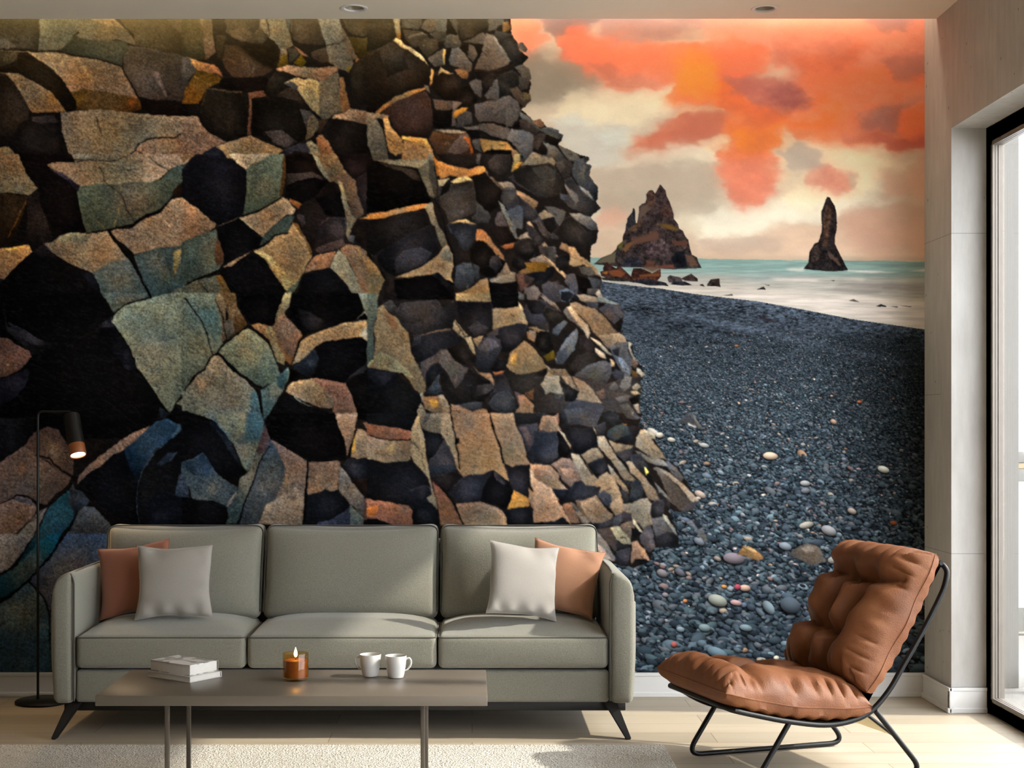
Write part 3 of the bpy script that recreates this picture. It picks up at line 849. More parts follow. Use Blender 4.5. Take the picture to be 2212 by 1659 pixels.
8a7458-7c6a58 120,114 124,106 128,102 142,100 154,98 170,100 192,104 186,112 178,120 176,134 160,132 140,124 128,118
7a5a4c-6a4a3c 150,98 170,100 192,104 196,112 201,124 206,140 205,150 200,160 198,166 188,166 182,150 176,138 178,122 166,112
6a7068 124,114 140,126 158,134 172,138 180,150 190,166 184,160 174,142 158,136 140,129
040406 118,116 130,122 146,130 160,134 172,138 180,150 190,166 90,166 94,152 104,134
0a0808 192,104 200,96 221,86 221,150 206,146 204,134 198,116
3a2c28 90,160 96,152 100,166 90,166
8a7868 202,158 212,160 216,166 202,166
6a5048 212,150 221,152 221,166
l 3 060504 130,74 136,54 142,46
'''
T3='''
T 800 640 400
9a8460-8a7a5c 102,0 143,0 145,7 130,7 112,6 102,6
17161a-2a2422 102,7 112,6 130,7 145,8 146,26 146,40 138,46 136,48 122,46 116,38 104,24 102,14
2f2a2a 104,24 116,38 128,30 142,38 138,46 124,47
0d0c0c 144,0 176,0 177,13 160,14 146,14
8e765a-96805e 146,15 160,14 176,13 182,18 188,30 189,34 182,32 165,35 150,39 146,40
a89878 176,6 182,14 189,34 184,26 178,16
26262c-1e1e24 152,38 165,35 182,32 189,34 186,46 178,56 166,66 156,66 157,58 154,48 150,46
4a4240 138,46 152,38 152,46 142,48
3a3a40-2c2c30 126,58 132,52 140,48 148,47 155,52 157,62 152,72 144,84 142,90 134,90 126,82 127,70 126,64
58535a 128,60 140,50 150,52 154,60 140,66 130,64
8a7458 122,50 136,47 128,60 125,56
1b1a1c 144,88 154,74 165,76 166,80 162,87 152,91
2b2827-211f22 16,8 26,4 32,14 40,8 78,4 88,14 99,4 100,10 102,24 101,32 98,38 80,40 62,45 50,45 42,40 34,30 28,20
3a3633 16,10 24,4 32,14 26,19 20,16
2f2a28 30,18 36,8 70,6 78,14 70,22 60,30 50,33 40,32 32,26
8a7458 101,28 106,34 112,42 118,48 114,50 106,46 98,38
86745a 98,38 100,32 110,42 116,50 112,52
7a6248 50,47 64,45 80,41 96,38 97,41 80,43 64,46
1c1c20-17171a 50,48 64,46 80,43 96,40 104,46 113,51 104,56 90,62 82,68 70,76 60,78 55,76 50,66 49,56
34343a 51,48 60,47 60,56 50,60
a08a68 113,51 120,48 124,58 126,70 122,66 117,58
1d1815 92,62 112,54 118,62 126,72 124,81 118,76 112,82 104,78 96,70
8a8258-7c7a60 0,80 5,74 10,86 0,86
7f6a4c-7c6c52 8,14 16,10 22,20 32,26 36,34 46,43 48,58 50,68 56,80 62,94 66,106 66,114 62,118 54,112 46,100 40,92 30,91 14,88 0,86 4,78 6,50 4,36 8,26
s4/.6 7e4a2e 14,16 26,22 32,34 30,44 20,30
7d7a60 4,74 14,66 28,74 44,86 54,100 40,92 30,90 10,86
5c6256-4a5650 0,0 8,0 9,12 8,24 4,34 4,60 5,72 0,82
0e1014-0a0b0d 0,86 16,88 30,92 34,94 44,104 54,114 60,120 60,128 56,140 50,158 48,161 30,156 10,152 0,150
14161c 0,96 12,110 26,98 30,92 18,90 0,86
7a7a6a 60,118 63,116 64,124 61,128
7a6e5c 55,138 60,128 66,136 68,146 62,156 60,150
9a7a58 49,160 54,148 60,150 64,166 49,166
7a5042 0,152 20,156 40,160 49,161 49,166 0,166
4a4240 60,78 74,72 84,64 92,62 82,78 72,82 66,92 64,104 60,90
5c544e-4c4444 84,66 92,64 100,76 112,84 117,86 113,92 110,102 106,108 102,113 98,104 94,94 88,86 82,80
1a1b1f 66,94 72,82 84,80 88,87 80,94 72,106 68,110
2b3138 72,108 80,96 84,92 82,104 88,116 74,118 66,116
1a1715-201d1c 84,92 90,88 96,98 100,112 104,108 110,100 114,90 120,86 128,92 140,100 148,108 148,112 140,120 136,126 118,127 104,128 92,118 86,112
2f2b2a 128,106 146,104 148,110 140,116 124,120
8a6a50 121,82 130,90 143,92 147,100 149,108 142,101 130,92
9a5a38 146,91 160,89 158,93 148,94
1c1a1b-242428 148,94 160,93 164,100 168,110 172,120 178,136 166,140 156,142 144,136 140,126 142,118 149,110
2c2e32 140,128 150,116 164,112 172,122 177,136 160,141 146,136
3e3f43 104,129 124,126 134,127 134,133 124,138 112,134
7f684e-8a7454 166,68 178,58 184,53 190,56 200,68 208,80 212,86 206,88 190,92 176,93 166,88 162,84 165,80
b08a50 168,70 176,66 174,84 168,80
8a7a64-8a7862 208,80 214,86 221,94 221,116 212,118 206,110 204,106 212,88
211f1d 163,88 176,93 190,92 205,88 211,85 212,88 204,106 194,112 180,117 172,114 166,104
5a4334 184,116 196,110 204,108 212,116 208,122 196,126 188,122
4a4042 172,114 182,117 186,124 180,126 176,130
8a6450-8a745c 176,118 184,118 192,126 200,136 205,142 190,139 172,141 178,132
2e2c2b 172,142 190,139 205,142 200,150 190,152 176,154
8a7050 188,37 200,36 212,40 214,41 200,43
8a6c50 188,42 197,48 198,55 188,50
1b1918 198,44 213,41 218,52 219,64 212,70 200,66 196,56
5a4a18 206,72 219,64 220,74 212,78
2a292e-302c30 182,18 190,4 206,4 218,14 221,16 221,32 210,33 198,36 190,30
6a6260 204,0 212,2 221,12 221,16 208,6
26262c 202,122 214,116 221,118 221,128 210,130 206,128
393a3e 200,130 213,129 212,140 205,146
8a6450 205,146 221,142 221,162 202,160
3a3c42 176,154 200,152 200,162 196,166 180,166
2c333c 198,164 221,162 221,166 196,166
8a6040-7a6c58 62,120 80,119 84,130 86,142 76,140 64,134
b0803a 70,122 80,124 80,134 72,130
6e675a-80745e 66,140 76,142 86,144 88,158 84,166 62,158 64,150
8c7862-8a7050 80,118 88,118 94,130 96,142 100,154 102,166 86,166 88,150 84,130
8c6a52-96754f 95,128 106,130 122,138 134,134 140,136 142,150 147,166 103,166 98,150
8a705a-8c7660 143,140 156,142 168,142 172,152 178,166 150,166 146,152
l 3 0c0a08 95,128 96,142 100,154 102,166
l 3 0c0a08 141,136 144,152 150,166
l 2 1a120c 60,126 66,136 68,146 62,156
l 2 1a120c 101,30 108,40 114,49 119,47
b c8a050 .4 4 75,127
T 1100 240 400
5e564e-6a625a 0,0 13,0 10,10 0,20
75736e-57534c 13,1 20,4 27,14 36,20 46,21 65,29 60,34 52,32 38,24 28,18 18,10 13,6
8a6246 27,12 38,9 42,18 36,17
4a3f38-3a302a 12,10 18,9 28,18 36,23 30,30 18,24 12,20
1a1210 2,20 12,12 11,20 6,20
74706e-5a595c 2,22 14,23 26,26 29,32 28,44 26,54 20,59 14,52 4,38 0,34
3a302a 29,31 36,26 45,28 38,38 34,46 28,44
241c16 42,28 52,31 61,36 57,42 48,40
28201a 34,46 40,38 46,44 45,53 38,52
66645f-4a4846 41,37 54,42 64,52 66,58 56,62 46,54 45,44
5a564e-7a7264 57,40 70,46 80,50 85,54 80,62 72,58 64,50
4f463e 56,62 66,58 67,66 62,75 56,66
8c7c66-9a8a70 28,48 40,54 52,56 55,60 54,66 48,62 30,64 14,66 18,60
c89040 10,61 16,60 14,64 8,66
3c342e 64,54 74,60 76,66 72,78 66,82 62,76 67,66
26221f-2e2a28 4,72 12,66 30,64 48,62 56,68 62,80 66,86 64,96 58,100 50,103 42,105 34,100 26,96 14,88 8,84
3e3a36 26,68 46,64 56,72 52,96 42,104 30,98 40,84
52545a-44464c 76,64 84,56 90,56 92,66 90,78 96,92 100,104 94,98 86,92 80,84 75,74
8a847c 82,88 94,96 103,108 100,106 90,100
34363a 88,54 95,55 96,58 92,62 98,66 95,76 100,84 106,92 105,104 103,108 97,100 90,82 92,68
2b2929-3a3838 66,82 74,78 84,92 96,104 109,116 97,126 84,120 74,116 66,110 62,104 70,98
7d7874 66,86 74,94 82,100 84,108 79,110 72,100
4a4a50 60,98 68,100 76,104 70,108 62,106
b08058-7a6450 8,94 18,98 34,108 31,117 20,108 10,100
2c2a2c 10,100 20,108 32,118 36,126 26,132 18,130 12,116
4a4a50-66686c 0,120 12,112 17,116 16,140 8,140 2,128
54504e-6a665f 42,114 54,114 68,120 66,128 60,138 56,132 48,122
8c7a64 34,124 42,118 54,126 46,128 38,130
1e1b1a 40,130 54,126 57,138 50,146 44,140
7e7a74-5c5a5a 72,122 84,122 96,126 104,134 105,142 98,142 88,136 80,130
272321 66,128 74,124 84,134 92,144 104,144 104,156 94,163 80,164 66,158 62,150 64,138
8c6c50 62,156 78,165 70,166 60,164
3a3330 30,130 44,140 50,150 46,154 38,146
302c2c 20,134 30,140 42,156 34,162 22,148
T 1140 540 400
b89a78 16,4 30,14 44,28 50,34 44,34 34,24 24,12
8a7462-7c6a58 2,12 16,6 26,16 22,20 10,18
7a5420 0,16 14,14 26,17 20,26 4,26
18171a 4,28 20,26 30,19 32,24 22,34 8,38
3e3330 0,28 8,34 4,40 0,40
3a3634 16,0 34,0 34,8 32,16 24,10
201e1f 34,8 46,4 50,12 48,24 38,26 33,18
b08860-9a8064 47,0 56,0 62,6 72,14 80,20 88,33 80,29 74,22 66,18 60,10 50,8
a08a6a 50,8 60,10 66,18 56,20 49,18
55504a 60,20 74,20 82,30 74,31 64,28
100b09 58,30 72,34 75,44 68,54 60,48
45474c 72,32 87,36 86,44 78,46 74,40
4a4644 70,46 85,46 82,54 72,53
9a8a78 80,53 85,47 91,57 86,58
4b4a4e-54525a 46,30 56,28 60,46 58,56 50,46 44,38
4a464a-3c383c 16,42 26,37 40,42 52,48 57,53 50,62 40,62 32,63 24,58 18,50
5a6068 38,48 48,46 56,52 50,62 40,62
26262a 40,50 50,50 55,54 48,62 40,60
6a605c 0,44 12,44 16,52 10,58 0,52
8e7c6a-7c6a5a 14,54 24,60 34,64 40,74 30,66 20,60
1d1b1d 0,60 12,60 22,66 18,76 4,76
26231f 22,68 34,72 44,82 40,86 26,88 18,76
6a6460-565254 42,74 46,68 52,78 62,84 64,92 74,98 72,102 60,92 50,84
54585e 30,94 44,84 48,87 36,102 30,100
37322f 10,92 24,88 26,94 22,97 14,95
1a1816 9,106 14,97 26,98 30,108 31,118 24,124 14,120 9,114
7a6a5c 2,96 10,97 9,108 4,104
5c6067-6c7078 32,130 40,114 48,104 58,94 60,104 56,120 50,126 42,134 36,136
4a4c54 34,122 46,116 48,128 42,136 34,136
2a2424 62,102 72,104 79,114 78,120 72,124 62,116
8d765e-806c56 50,64 58,62 70,68 80,70 92,80 100,92 108,100 98,100 82,102 76,96 72,88 62,78 54,74
94806a-8a7a68 82,102 98,100 109,99 116,104 119,112 108,110 104,116 96,118 88,108
b09c84 46,68 52,66 60,78 72,90 75,100 72,106 66,96 56,84
b0a08a 74,104 84,108 96,120 101,127 92,122 80,110
8e7c68 58,54 68,53 80,56 84,62 72,64 62,60
7d8078 80,56 92,57 110,65 104,65 92,63 84,62
4a4a50-444348 68,62 84,63 83,71 72,68
49474c-4e4b50 83,71 94,64 110,66 114,76 112,84 102,90 96,82 90,76
201b1a 104,88 112,82 113,90 110,98
5a5c62-6c6e74 98,116 106,110 118,110 120,122 124,130 124,146 118,156 112,144 104,132 100,124
2e2e34 100,120 110,116 108,128 102,126
7a8088 106,128 114,130 122,142 122,150 112,140
99907f 119,109 125,112 122,116 126,126 132,134 126,132 120,118
6a5040 124,130 132,136 128,142 124,138
a09888 130,140 138,146 141,150 136,152 130,146
5a4020 124,142 130,146 134,154 126,158
b09a80 80,116 92,124 94,131 86,128 80,122
6a6e72 58,134 72,128 74,138 62,146 56,150
2a2420-1e1c1c 46,142 60,126 70,122 80,124 92,132 80,136 66,146 54,150
55565b-3e3c3e 56,150 70,138 92,132 100,136 101,146 96,158 86,164 70,162 60,158
3a3a40 100,146 106,142 116,146 112,156 104,154
606266 98,162 106,156 108,164 98,166
6c6e70 112,154 118,152 124,166 112,166
8a8478 124,164 132,158 136,166
c09a70 98,130 104,134 104,138 100,140
6a5a48 22,144 30,142 44,142 52,152 60,166 50,166 34,152
a08c74 34,152 40,152 56,163 58,166 52,166
T 0 910 400
0d0e12 0,0 22,0 42,0 40,14 20,36 0,52
3a2c28-43362f 40,14 56,6 70,10 82,30 88,48 88,64 76,70 60,50 44,40 30,30
4d3e36-4a3e38 0,52 20,36 30,30 44,40 60,52 74,62 86,66 82,76 66,88 56,100 48,98 40,92 22,88 10,94 0,98
584840 0,98 10,94 20,89 40,94 44,104 40,114 28,126 14,140 4,152 0,156
3b3a42 14,92 22,90 40,95 42,100 28,98
544e4a 0,156 8,148 28,128 46,108 58,102 48,120 40,138 24,156 16,166 0,166
0f2830-122830 60,102 72,90 84,82 84,96 92,108 86,120 76,132 66,148 58,162 54,166 22,166 30,154 44,134 52,116
2a2c2e 84,82 88,72 92,92 88,108 82,98
1c2026 84,80 98,84 108,96 96,110 88,112
383838-34383e 90,112 100,102 112,102 122,112 132,122 134,126 131,150 128,166 58,166 68,150 80,134 88,122
665045-54443c 92,76 94,66 104,54 116,44 130,34 148,20 162,12 178,6 172,14 160,24 148,34 134,42 120,54 106,62 98,70
162838-101c28 148,34 160,24 176,10 186,4 200,0 214,4 206,18 196,28 186,32 178,46 170,58 164,70 156,60 150,46
04060a 92,78 106,62 120,54 136,40 148,36 154,52 160,66 165,72 164,92 164,108 168,122 150,120 136,112 122,102 112,92 100,84
05070a 165,72 172,56 186,34 206,20 221,4 221,126 168,122 164,100
1d2532 186,52 200,38 212,36 204,48 190,54
1e2733 208,92 214,66 221,52 221,94
0c0f16 176,96 200,84 221,96 221,125 176,124
l 2 3a4652 167,122 164,108 163,92 165,72 172,56 186,34 196,28
l 4 0a0808 44,40 58,44 66,52 76,60 86,66
l 3 0a0808 0,98 10,94 20,88 34,90 44,98 52,100
l 2 1a1412 4,152 14,138 28,126 42,116 52,106 60,100
l 5 050608 58,164 68,148 80,132 88,118 92,108
b 8a5a30 .5 4 27,57
T 400 900 400
05070b 0,0 20,4 30,4 36,6 46,18 54,28 60,38 64,50 66,58 74,68 66,72 54,76 40,74 30,60 22,42 14,46 0,50
10151c 28,6 36,6 48,20 58,36 64,52 66,60 56,46 44,26
4e5a5c-54645e 30,0 91,0 94,10 90,28 84,44 78,62 75,66 68,58 64,48 62,40 54,28 44,16 36,6
6a6a58 32,0 74,0 72,18 64,26 58,28 44,12
s3/.7 304a52 74,0 92,0 94,10 88,30 76,30 68,30 72,18
22303c-4a5458 0,54 12,48 22,42 30,56 40,70 54,80 62,84 60,94 54,104 50,108 40,104 30,100 18,100 8,98 4,82 0,68
1e2a36 0,54 14,48 22,42 32,60 26,70 10,70
86766a 52,100 62,88 58,102 50,108
06080c 0,97 10,98 18,100 30,100 40,104 48,106 50,118 52,124 46,129 0,129
3c4648-3a4a4a 50,108 56,102 62,88 66,74 76,66 84,46 90,30 94,14 98,20 100,34 96,44 88,56 82,72 76,86 70,104 62,128 48,129 52,120
3a2c2c 92,18 97,14 102,26 98,38 88,46 86,40
2f3a42-3f4448 89,52 96,44 98,36 102,27 112,32 120,44 124,60 118,80 112,96 98,110 86,128 64,129 70,108 76,88 82,72
5a4a46-7a6a5a 102,27 114,32 124,40 138,48 146,54 146,70 143,90 141,110 139,129 86,129 96,112 108,96 116,80 120,62 112,44
7c6c5c 96,106 118,92 132,84 142,96 140,128 88,128
040305 96,10 102,0 178,0 184,16 190,30 193,46 192,52 180,52 164,54 150,54 140,48 124,40 112,32 102,26
8a7462-765f50 178,0 206,0 202,16 198,34 195,48 193,48 192,36 188,22 182,10
5a4c44-8a6e56 147,54 164,54 182,52 185,56 184,74 182,88 176,90 168,87 160,90 148,94 145,92 146,70
6c6a66-5a5452 185,60 192,66 200,80 214,96 215,112 212,122 204,110 196,104 190,96 183,88
14161b 145,94 160,91 168,86 172,90 182,88 190,98 196,104 196,110 186,118 174,124 160,126 142,128
2a2f3c 160,126 176,122 190,114 197,107 197,130 156,130
606864 197,106 204,112 213,122 213,130 197,130
86705a-8a7258 202,14 212,14 221,24 221,48 206,50 198,48 200,30
c08c40 200,24 204,20 203,40 198,46
1a1b20 188,60 194,50 208,51 214,52 221,50 221,76 204,74 196,70
1f1512 204,74 221,76 221,96 212,94
5a4038 215,98 221,96 221,124 213,124
l 3 070608 62,128 70,106 78,86 86,62 92,48 100,36
l 5 060507 147,54 146,72 144,92 142,128
l 4 060507 205,14 198,34 194,50
T 800 900 400
0e1014 0,0 55,0 52,10 49,16 30,13 14,10 0,8
7e5440-8a5a46 0,9 14,11 30,13 49,17 48,26 40,29 24,28 10,26 0,23
8a705c-86765e 0,23 10,26 24,29 48,28 49,40 48,52 36,54 16,56 10,53 0,51
9a8464-827a66 49,16 54,2 58,0 60,10 64,22 66,34 67,48 70,64 74,84 78,98 80,112 72,104 66,96 73,92 70,74 60,62 52,54 48,44
15161b-0e0f13 0,51 10,54 18,56 36,54 50,52 56,60 66,70 71,82 73,92 66,98 60,106 52,108 44,104 24,102 0,97
212127 46,86 66,82 72,82 72,92 64,100 54,106
8a5c48-805a4c 0,98 24,102 46,106 50,112 50,130 0,130
b06a38 0,108 10,106 6,118 0,120
121317 0,122 6,122 18,126 30,130 0,130
14161a 50,109 60,104 66,99 74,104 80,112 82,128 78,130 51,130
7f7464-7c705c 62,12 66,0 86,0 88,10 84,20 72,18
5c5a56 66,0 72,0 68,6 62,10
9c8468 86,0 96,0 98,14 101,26 101,34 104,46 106,58 109,70 104,62 98,46 92,34 88,26 84,20
17181c 62,15 72,18 84,21 88,28 82,34 78,44 70,52 67,46 66,32
3a3638-2c2c32 88,28 94,36 98,46 103,60 106,66 98,68 84,70 72,68 69,58 70,52 80,42
2a3038 70,60 84,57 100,58 104,62 90,68 72,70
1d1a1c 72,70 88,69 104,62 109,72 104,78 96,88 92,92 84,84 74,76
241210 72,74 84,84 92,92 88,90 76,82
8e7058-9c7e5c 97,0 142,0 146,14 152,28 156,40 158,54 162,64 166,76 160,74 150,66 145,64 136,68 120,70 110,72 106,62 104,44 101,32 100,20
16171c 101,26 106,26 106,32 101,33
90765c-98806a 144,0 170,0 174,10 180,22 184,36 187,48 191,58 184,58 176,57 170,60 160,57 158,48 156,38 150,24
1f2026-272830 110,72 124,70 136,68 145,64 142,72 136,84 132,100 116,102 104,102 98,96 92,92 100,82
0f0f13 136,82 142,72 146,66 154,68 164,76 170,88 171,94 166,104 160,111 152,106 144,104 132,100
2b2a2f 147,66 156,70 164,78 160,82 150,76
6a463c-8a6850 74,78 84,86 92,94 98,104 104,116 110,129 84,130 82,118 79,100
8a6a58-967c60 102,104 116,102 132,101 146,106 158,112 162,120 164,130 110,130 106,118
1d1c20-22232b 160,60 170,60 176,57 191,58 190,74 189,86 185,95 176,92 170,86 166,74
a07038-c08840 171,88 186,95 189,100 191,108 176,109 163,110 168,100
17191e 160,112 176,109 191,107 196,116 196,122 190,130 165,130
8a7058-9a806a 190,84 198,92 202,106 198,112 194,110 188,98
947660-96806a 191,56 202,56 214,58 221,68 221,124 212,126 204,112 203,104 200,92 192,82 190,70
a8927a 190,62 204,80 212,100 221,118 221,124 208,116 202,94 192,80
2a2a30-24262c 186,48 192,36 200,18 204,16 221,18 221,50 214,58 200,56 190,54
3c3c44 176,12 200,8 200,20 194,32 188,44 184,32
5a4c4c 178,12 186,12 194,32 188,36
2b2a2c 170,0 204,0 206,6 196,8 176,9
8a6450 203,8 221,0 221,18 202,16
141418 194,128 198,112 204,106 206,114 210,126 208,130
1f2430 210,126 221,124 221,130 210,130
1a1b1f 215,84 221,88 221,94
l 4 0e0b0a 143,0 146,14 152,28 156,38 158,56
l 3 0e0b0a 97,0 100,16 102,28 102,36 105,46 107,62
l 4 0e0b0a 84,84 94,96 102,106 106,118 111,130
l 3 0e0b0a 0,23 10,26 24,29 47,28
l 3 0e0b0a 190,84 198,92 202,104
b d0a050 .45 5 24,38
b d8a050 .5 5 176,100
T 1160 820 400
2b2725 0,0 60,0 80,6 110,0 124,0 124,10 120,40 60,40 0,40
8e8678-9a907e 4,6 10,0 26,0 28,6 32,16 24,17 16,15 10,18 8,12
3a3330 10,18 16,16 24,20 14,26 2,27
55504c 21,18 32,16 27,23 22,23
222122 26,2 34,4 44,10 50,14 47,24 42,27 34,26 33,14 28,8
8a7666-9a8a74 28,0 40,0 46,8 50,14 42,10 34,4
7c6654-a08a70 42,0 56,2 66,10 72,20 78,29 72,28 60,26 46,24 50,14
6a5244 70,14 80,11 82,22 76,24
5a5654 86,10 93,2 98,8 96,12 90,12
6a6866 98,8 104,0 113,0 112,8 104,14
8a8478 114,8 120,4 124,10 120,13 114,12
c0b6a4 58,7 68,12 66,12
4a4038 84,14 100,16 108,18 104,26 96,24 88,22
5c5654 94,22 108,18 112,20 108,26 98,27
8d8066 112,14 119,14 124,18 118,19 113,18
1d1918 110,24 118,19 122,19 121,28 114,30
54504c-4c4848 98,30 108,28 114,34 120,42 124,46 120,48 108,46 104,40
8a7a6a 115,30 121,29 124,40 120,40
35363b-2d2e33 40,28 56,25 72,28 80,32 78,40 74,48 72,54 82,50 83,58 80,66 72,66 71,58 64,56 50,54 36,54 28,44 32,36
45454a 32,36 48,34 60,36 62,46 50,50 38,52
222224 76,44 84,36 94,38 104,50 98,54 86,55 80,50
26282b 82,50 98,54 104,50 88,48
8a5a30 101,52 108,53 106,56
38454a-2c3136 84,62 92,56 104,53 110,58 115,68 112,74 100,75 90,72 83,67
21242a 92,74 102,68 115,65 115,72 108,76
2c2a2c 108,56 118,55 122,66 116,70 112,64
17171a-1b1c22 32,55 44,58 58,58 67,56 71,64 73,76 66,82 54,88 46,88 42,82 40,70 36,62
111010 24,62 32,66 38,76 41,84 36,92 28,92 24,84
9a8a74 67,55 70,60 72,68 68,60
2d3038-26272d 0,62 24,62 25,76 25,92 16,100 10,100 0,98
8e6e58-94785f 2,58 6,44 14,42 22,44 26,54 30,60 22,62 10,62
a08a70 24,58 32,64 40,78 40,84 34,72
9a8a74-887a68 72,68 80,67 86,76 92,86 100,98 112,114 122,124 116,122 104,119 96,108 88,96 80,88 73,80
8e7e68 84,70 96,76 108,78 116,79 112,83 100,86 93,87
2a2a2d-333033 93,88 104,84 117,80 112,94 104,98 98,92
8c7a64 52,90 66,82 73,81 80,92 76,94 66,98 60,100 56,96
25262b-1f1f23 61,102 68,96 80,93 84,108 78,114 70,116
a09078-978570 40,88 50,90 60,102 66,112 76,122 78,128 68,128 58,126 50,118 46,106
7e7468 116,84 126,88 138,94 146,94 154,98 156,104 144,102 132,98 124,92
a08c72-8c7c66 118,70 124,60 130,60 140,76 150,88 156,96 150,94 138,94 126,86 118,80
b0a490 126,58 140,64 142,72 134,70
2c2e33 112,90 124,88 128,96 134,104 132,112 122,108 112,98
34343a 112,98 122,98 128,112 124,112
d8c860 128,104 134,110 130,115
1a1b1d 132,112 138,118 138,124 130,118
94826c-7e6e5c 106,98 112,98 122,110 130,118 140,130 148,138 152,146 144,146 132,142 124,122 112,112
8a7c6c 138,106 142,104 160,112 176,126 190,140 193,144 186,148 170,128 154,114
5c534a-4e4642 140,104 154,114 170,130 186,148 176,154 170,156 158,144 150,124 144,112
3f3e42 186,146 193,144 186,156 172,159 172,154
5a5a5e 156,96 166,104 176,118 172,122 160,110 154,102
6a6a68 140,122 150,132 160,146 158,152 148,140
2a2728 142,132 152,140 161,148 158,152 148,150
2b3036-24282c 112,124 117,119 124,122 127,132 126,142 112,148 108,148 112,134
303238 100,118 108,120 112,122 108,130 104,124
8c8070-837464 84,100 90,106 98,116 106,128 110,136 104,134 100,128 90,118
35373d 100,132 108,134 110,142 108,148 104,146
937e66-8a7864 74,116 84,110 92,118 98,130 103,144 103,156 94,164 88,156 78,140 70,128
444650-3a3e48 72,138 80,132 88,138 89,146 86,154 78,144
7e746a 102,148 108,149 112,158 106,166 100,160
857868-7a6c5c 108,150 124,142 132,142 138,150 134,166 116,166
2a292d-312e31 135,152 140,144 150,144 152,152 148,162 140,166 134,166
6f6c60 148,166 150,160 156,166
3a3538-47404a 94,160 104,157 112,160 114,166 92,166
7a6654-7c6a58 46,144 60,140 70,136 78,148 90,164 84,166 60,166 50,154
957664-a08470 0,106 14,108 24,118 34,128 38,132 24,131 14,130 8,124 0,116
8a7062 16,102 30,93 40,94 48,106 54,120 46,122 40,128 30,120 24,108
b08a72 28,106 44,106 46,116 34,116
1b1d23-23262e 32,146 38,134 44,122 52,120 56,126 62,126 77,128 74,134 66,140 54,144 42,144
1d2029 16,130 34,131 38,134 30,146 22,138
b08f78-a8886e 0,118 8,124 16,130 22,140 30,152 38,166 0,166
7e604e 30,150 40,148 46,156 50,166 38,166 34,160
5a5a5c 40,146 46,148 60,166 54,166 48,158
l 3 0d0c0c 84,70 92,86 102,98
l 3 0d0c0c 50,90 60,104 66,114
l 3 0d0c0c 86,154 92,162 96,166
T 1180 1060 400
a8886e-ac8a70 0,0 6,0 14,12 22,26 30,40 20,34 10,36 0,36
1f2129 0,37 10,36 20,31 26,38 28,40 0,41
82604e-8a6a54 20,16 30,14 34,24 40,38 30,38 26,28
7d7164 34,24 40,24 52,38 48,40 42,38
927a64-8c7a66 40,14 50,10 58,6 66,18 80,28 76,34 66,38 54,39 46,26
28282c 54,40 66,38 78,33 80,29 82,36 76,42 62,46
9a8670 82,10 90,6 92,24 84,32 80,26 76,16
3c404c 60,2 76,4 78,12 74,20 66,12
4a4c54 78,42 82,30 90,26 91,34 84,46
3f3b42 91,26 100,26 102,34 94,38 90,36
8a7e6c-807462 96,16 112,12 126,14 124,26 128,40 120,42 116,46 108,36 100,26
b0a080 102,30 108,38 114,48 116,52 110,48 104,38
6a5a4c 88,40 102,36 106,42 102,52 100,60 94,52
1a1a1c 102,44 110,48 116,53 106,56 102,52
46444a-504c54 116,46 124,40 127,46 128,56 126,64 118,68 112,62 112,54
27272b 126,14 134,12 141,14 140,24 136,32 128,32 124,26
8a8a7c 138,28 144,30 152,44 158,54 152,50 144,38
5c5a5c-55504e 126,32 138,32 146,42 152,50 142,52 130,55 128,46
212022 130,56 142,50 150,49 158,54 158,66 150,68 138,66 128,60
4a4448 114,62 128,58 130,66 124,74 118,70
4c423e 60,46 76,44 84,58 88,66 82,72 70,58
9a9278-8c846c 76,44 88,42 94,52 100,58 102,64 92,64 84,58
2b2a2d 84,62 100,66 101,70 84,68
2f2e33 84,72 100,68 100,80 97,88 86,88 82,82
8a7060-7c6454 102,62 108,60 116,70 124,84 118,84 106,82 101,88
a07c62 108,62 118,70 124,84 116,82
1a1a1d 108,82 118,82 124,85 118,88 108,88
7e7670 56,46 64,52 74,64 82,80 82,84 76,84 66,72 57,58
a89484 58,62 66,66 78,82 70,84 62,72
2a2a2e 57,62 62,72 56,74
T 0 1160 400
304450 130,0 240,0 300,166 60,166 60,90 100,50
2c4250-33485a 0,80 12,72 24,62 34,54 42,62 52,72 58,88 60,166 0,166
35445a-484c5a 42,44 58,28 74,6 80,0 134,0 134,30 120,40 90,60 64,80 60,90 54,74 46,64 36,54
123a4a-14333f 0,50 18,36 34,20 46,6 60,0 74,0 66,16 54,30 44,42 34,53 24,60 12,68 0,76
6a6460 0,0 38,0 30,14 20,28 10,38 0,46
l 5 050507 0,78 12,70 22,62 32,54 42,44 52,32 62,20 74,2
l 4 050507 34,54 44,62 52,72 58,88
b 5c7070 .4 10 20,100
b 4c6470 .4 9 40,130
b 5a4e58 .35 8 90,30 110,50
b 587078 .35 7 12,100 30,150 50,110
'''
import bpy, bmesh, math, random
from mathutils import Vector, Matrix
PI=math.pi
C=bpy.context.scene.collection
random.seed(3)
# ---------------------------------------------------------------- camera facts (photo taken as 2212 x 1659)
F,VX,VY,EYE,BACK=3095.,1020.,915.,1.1038,5.8
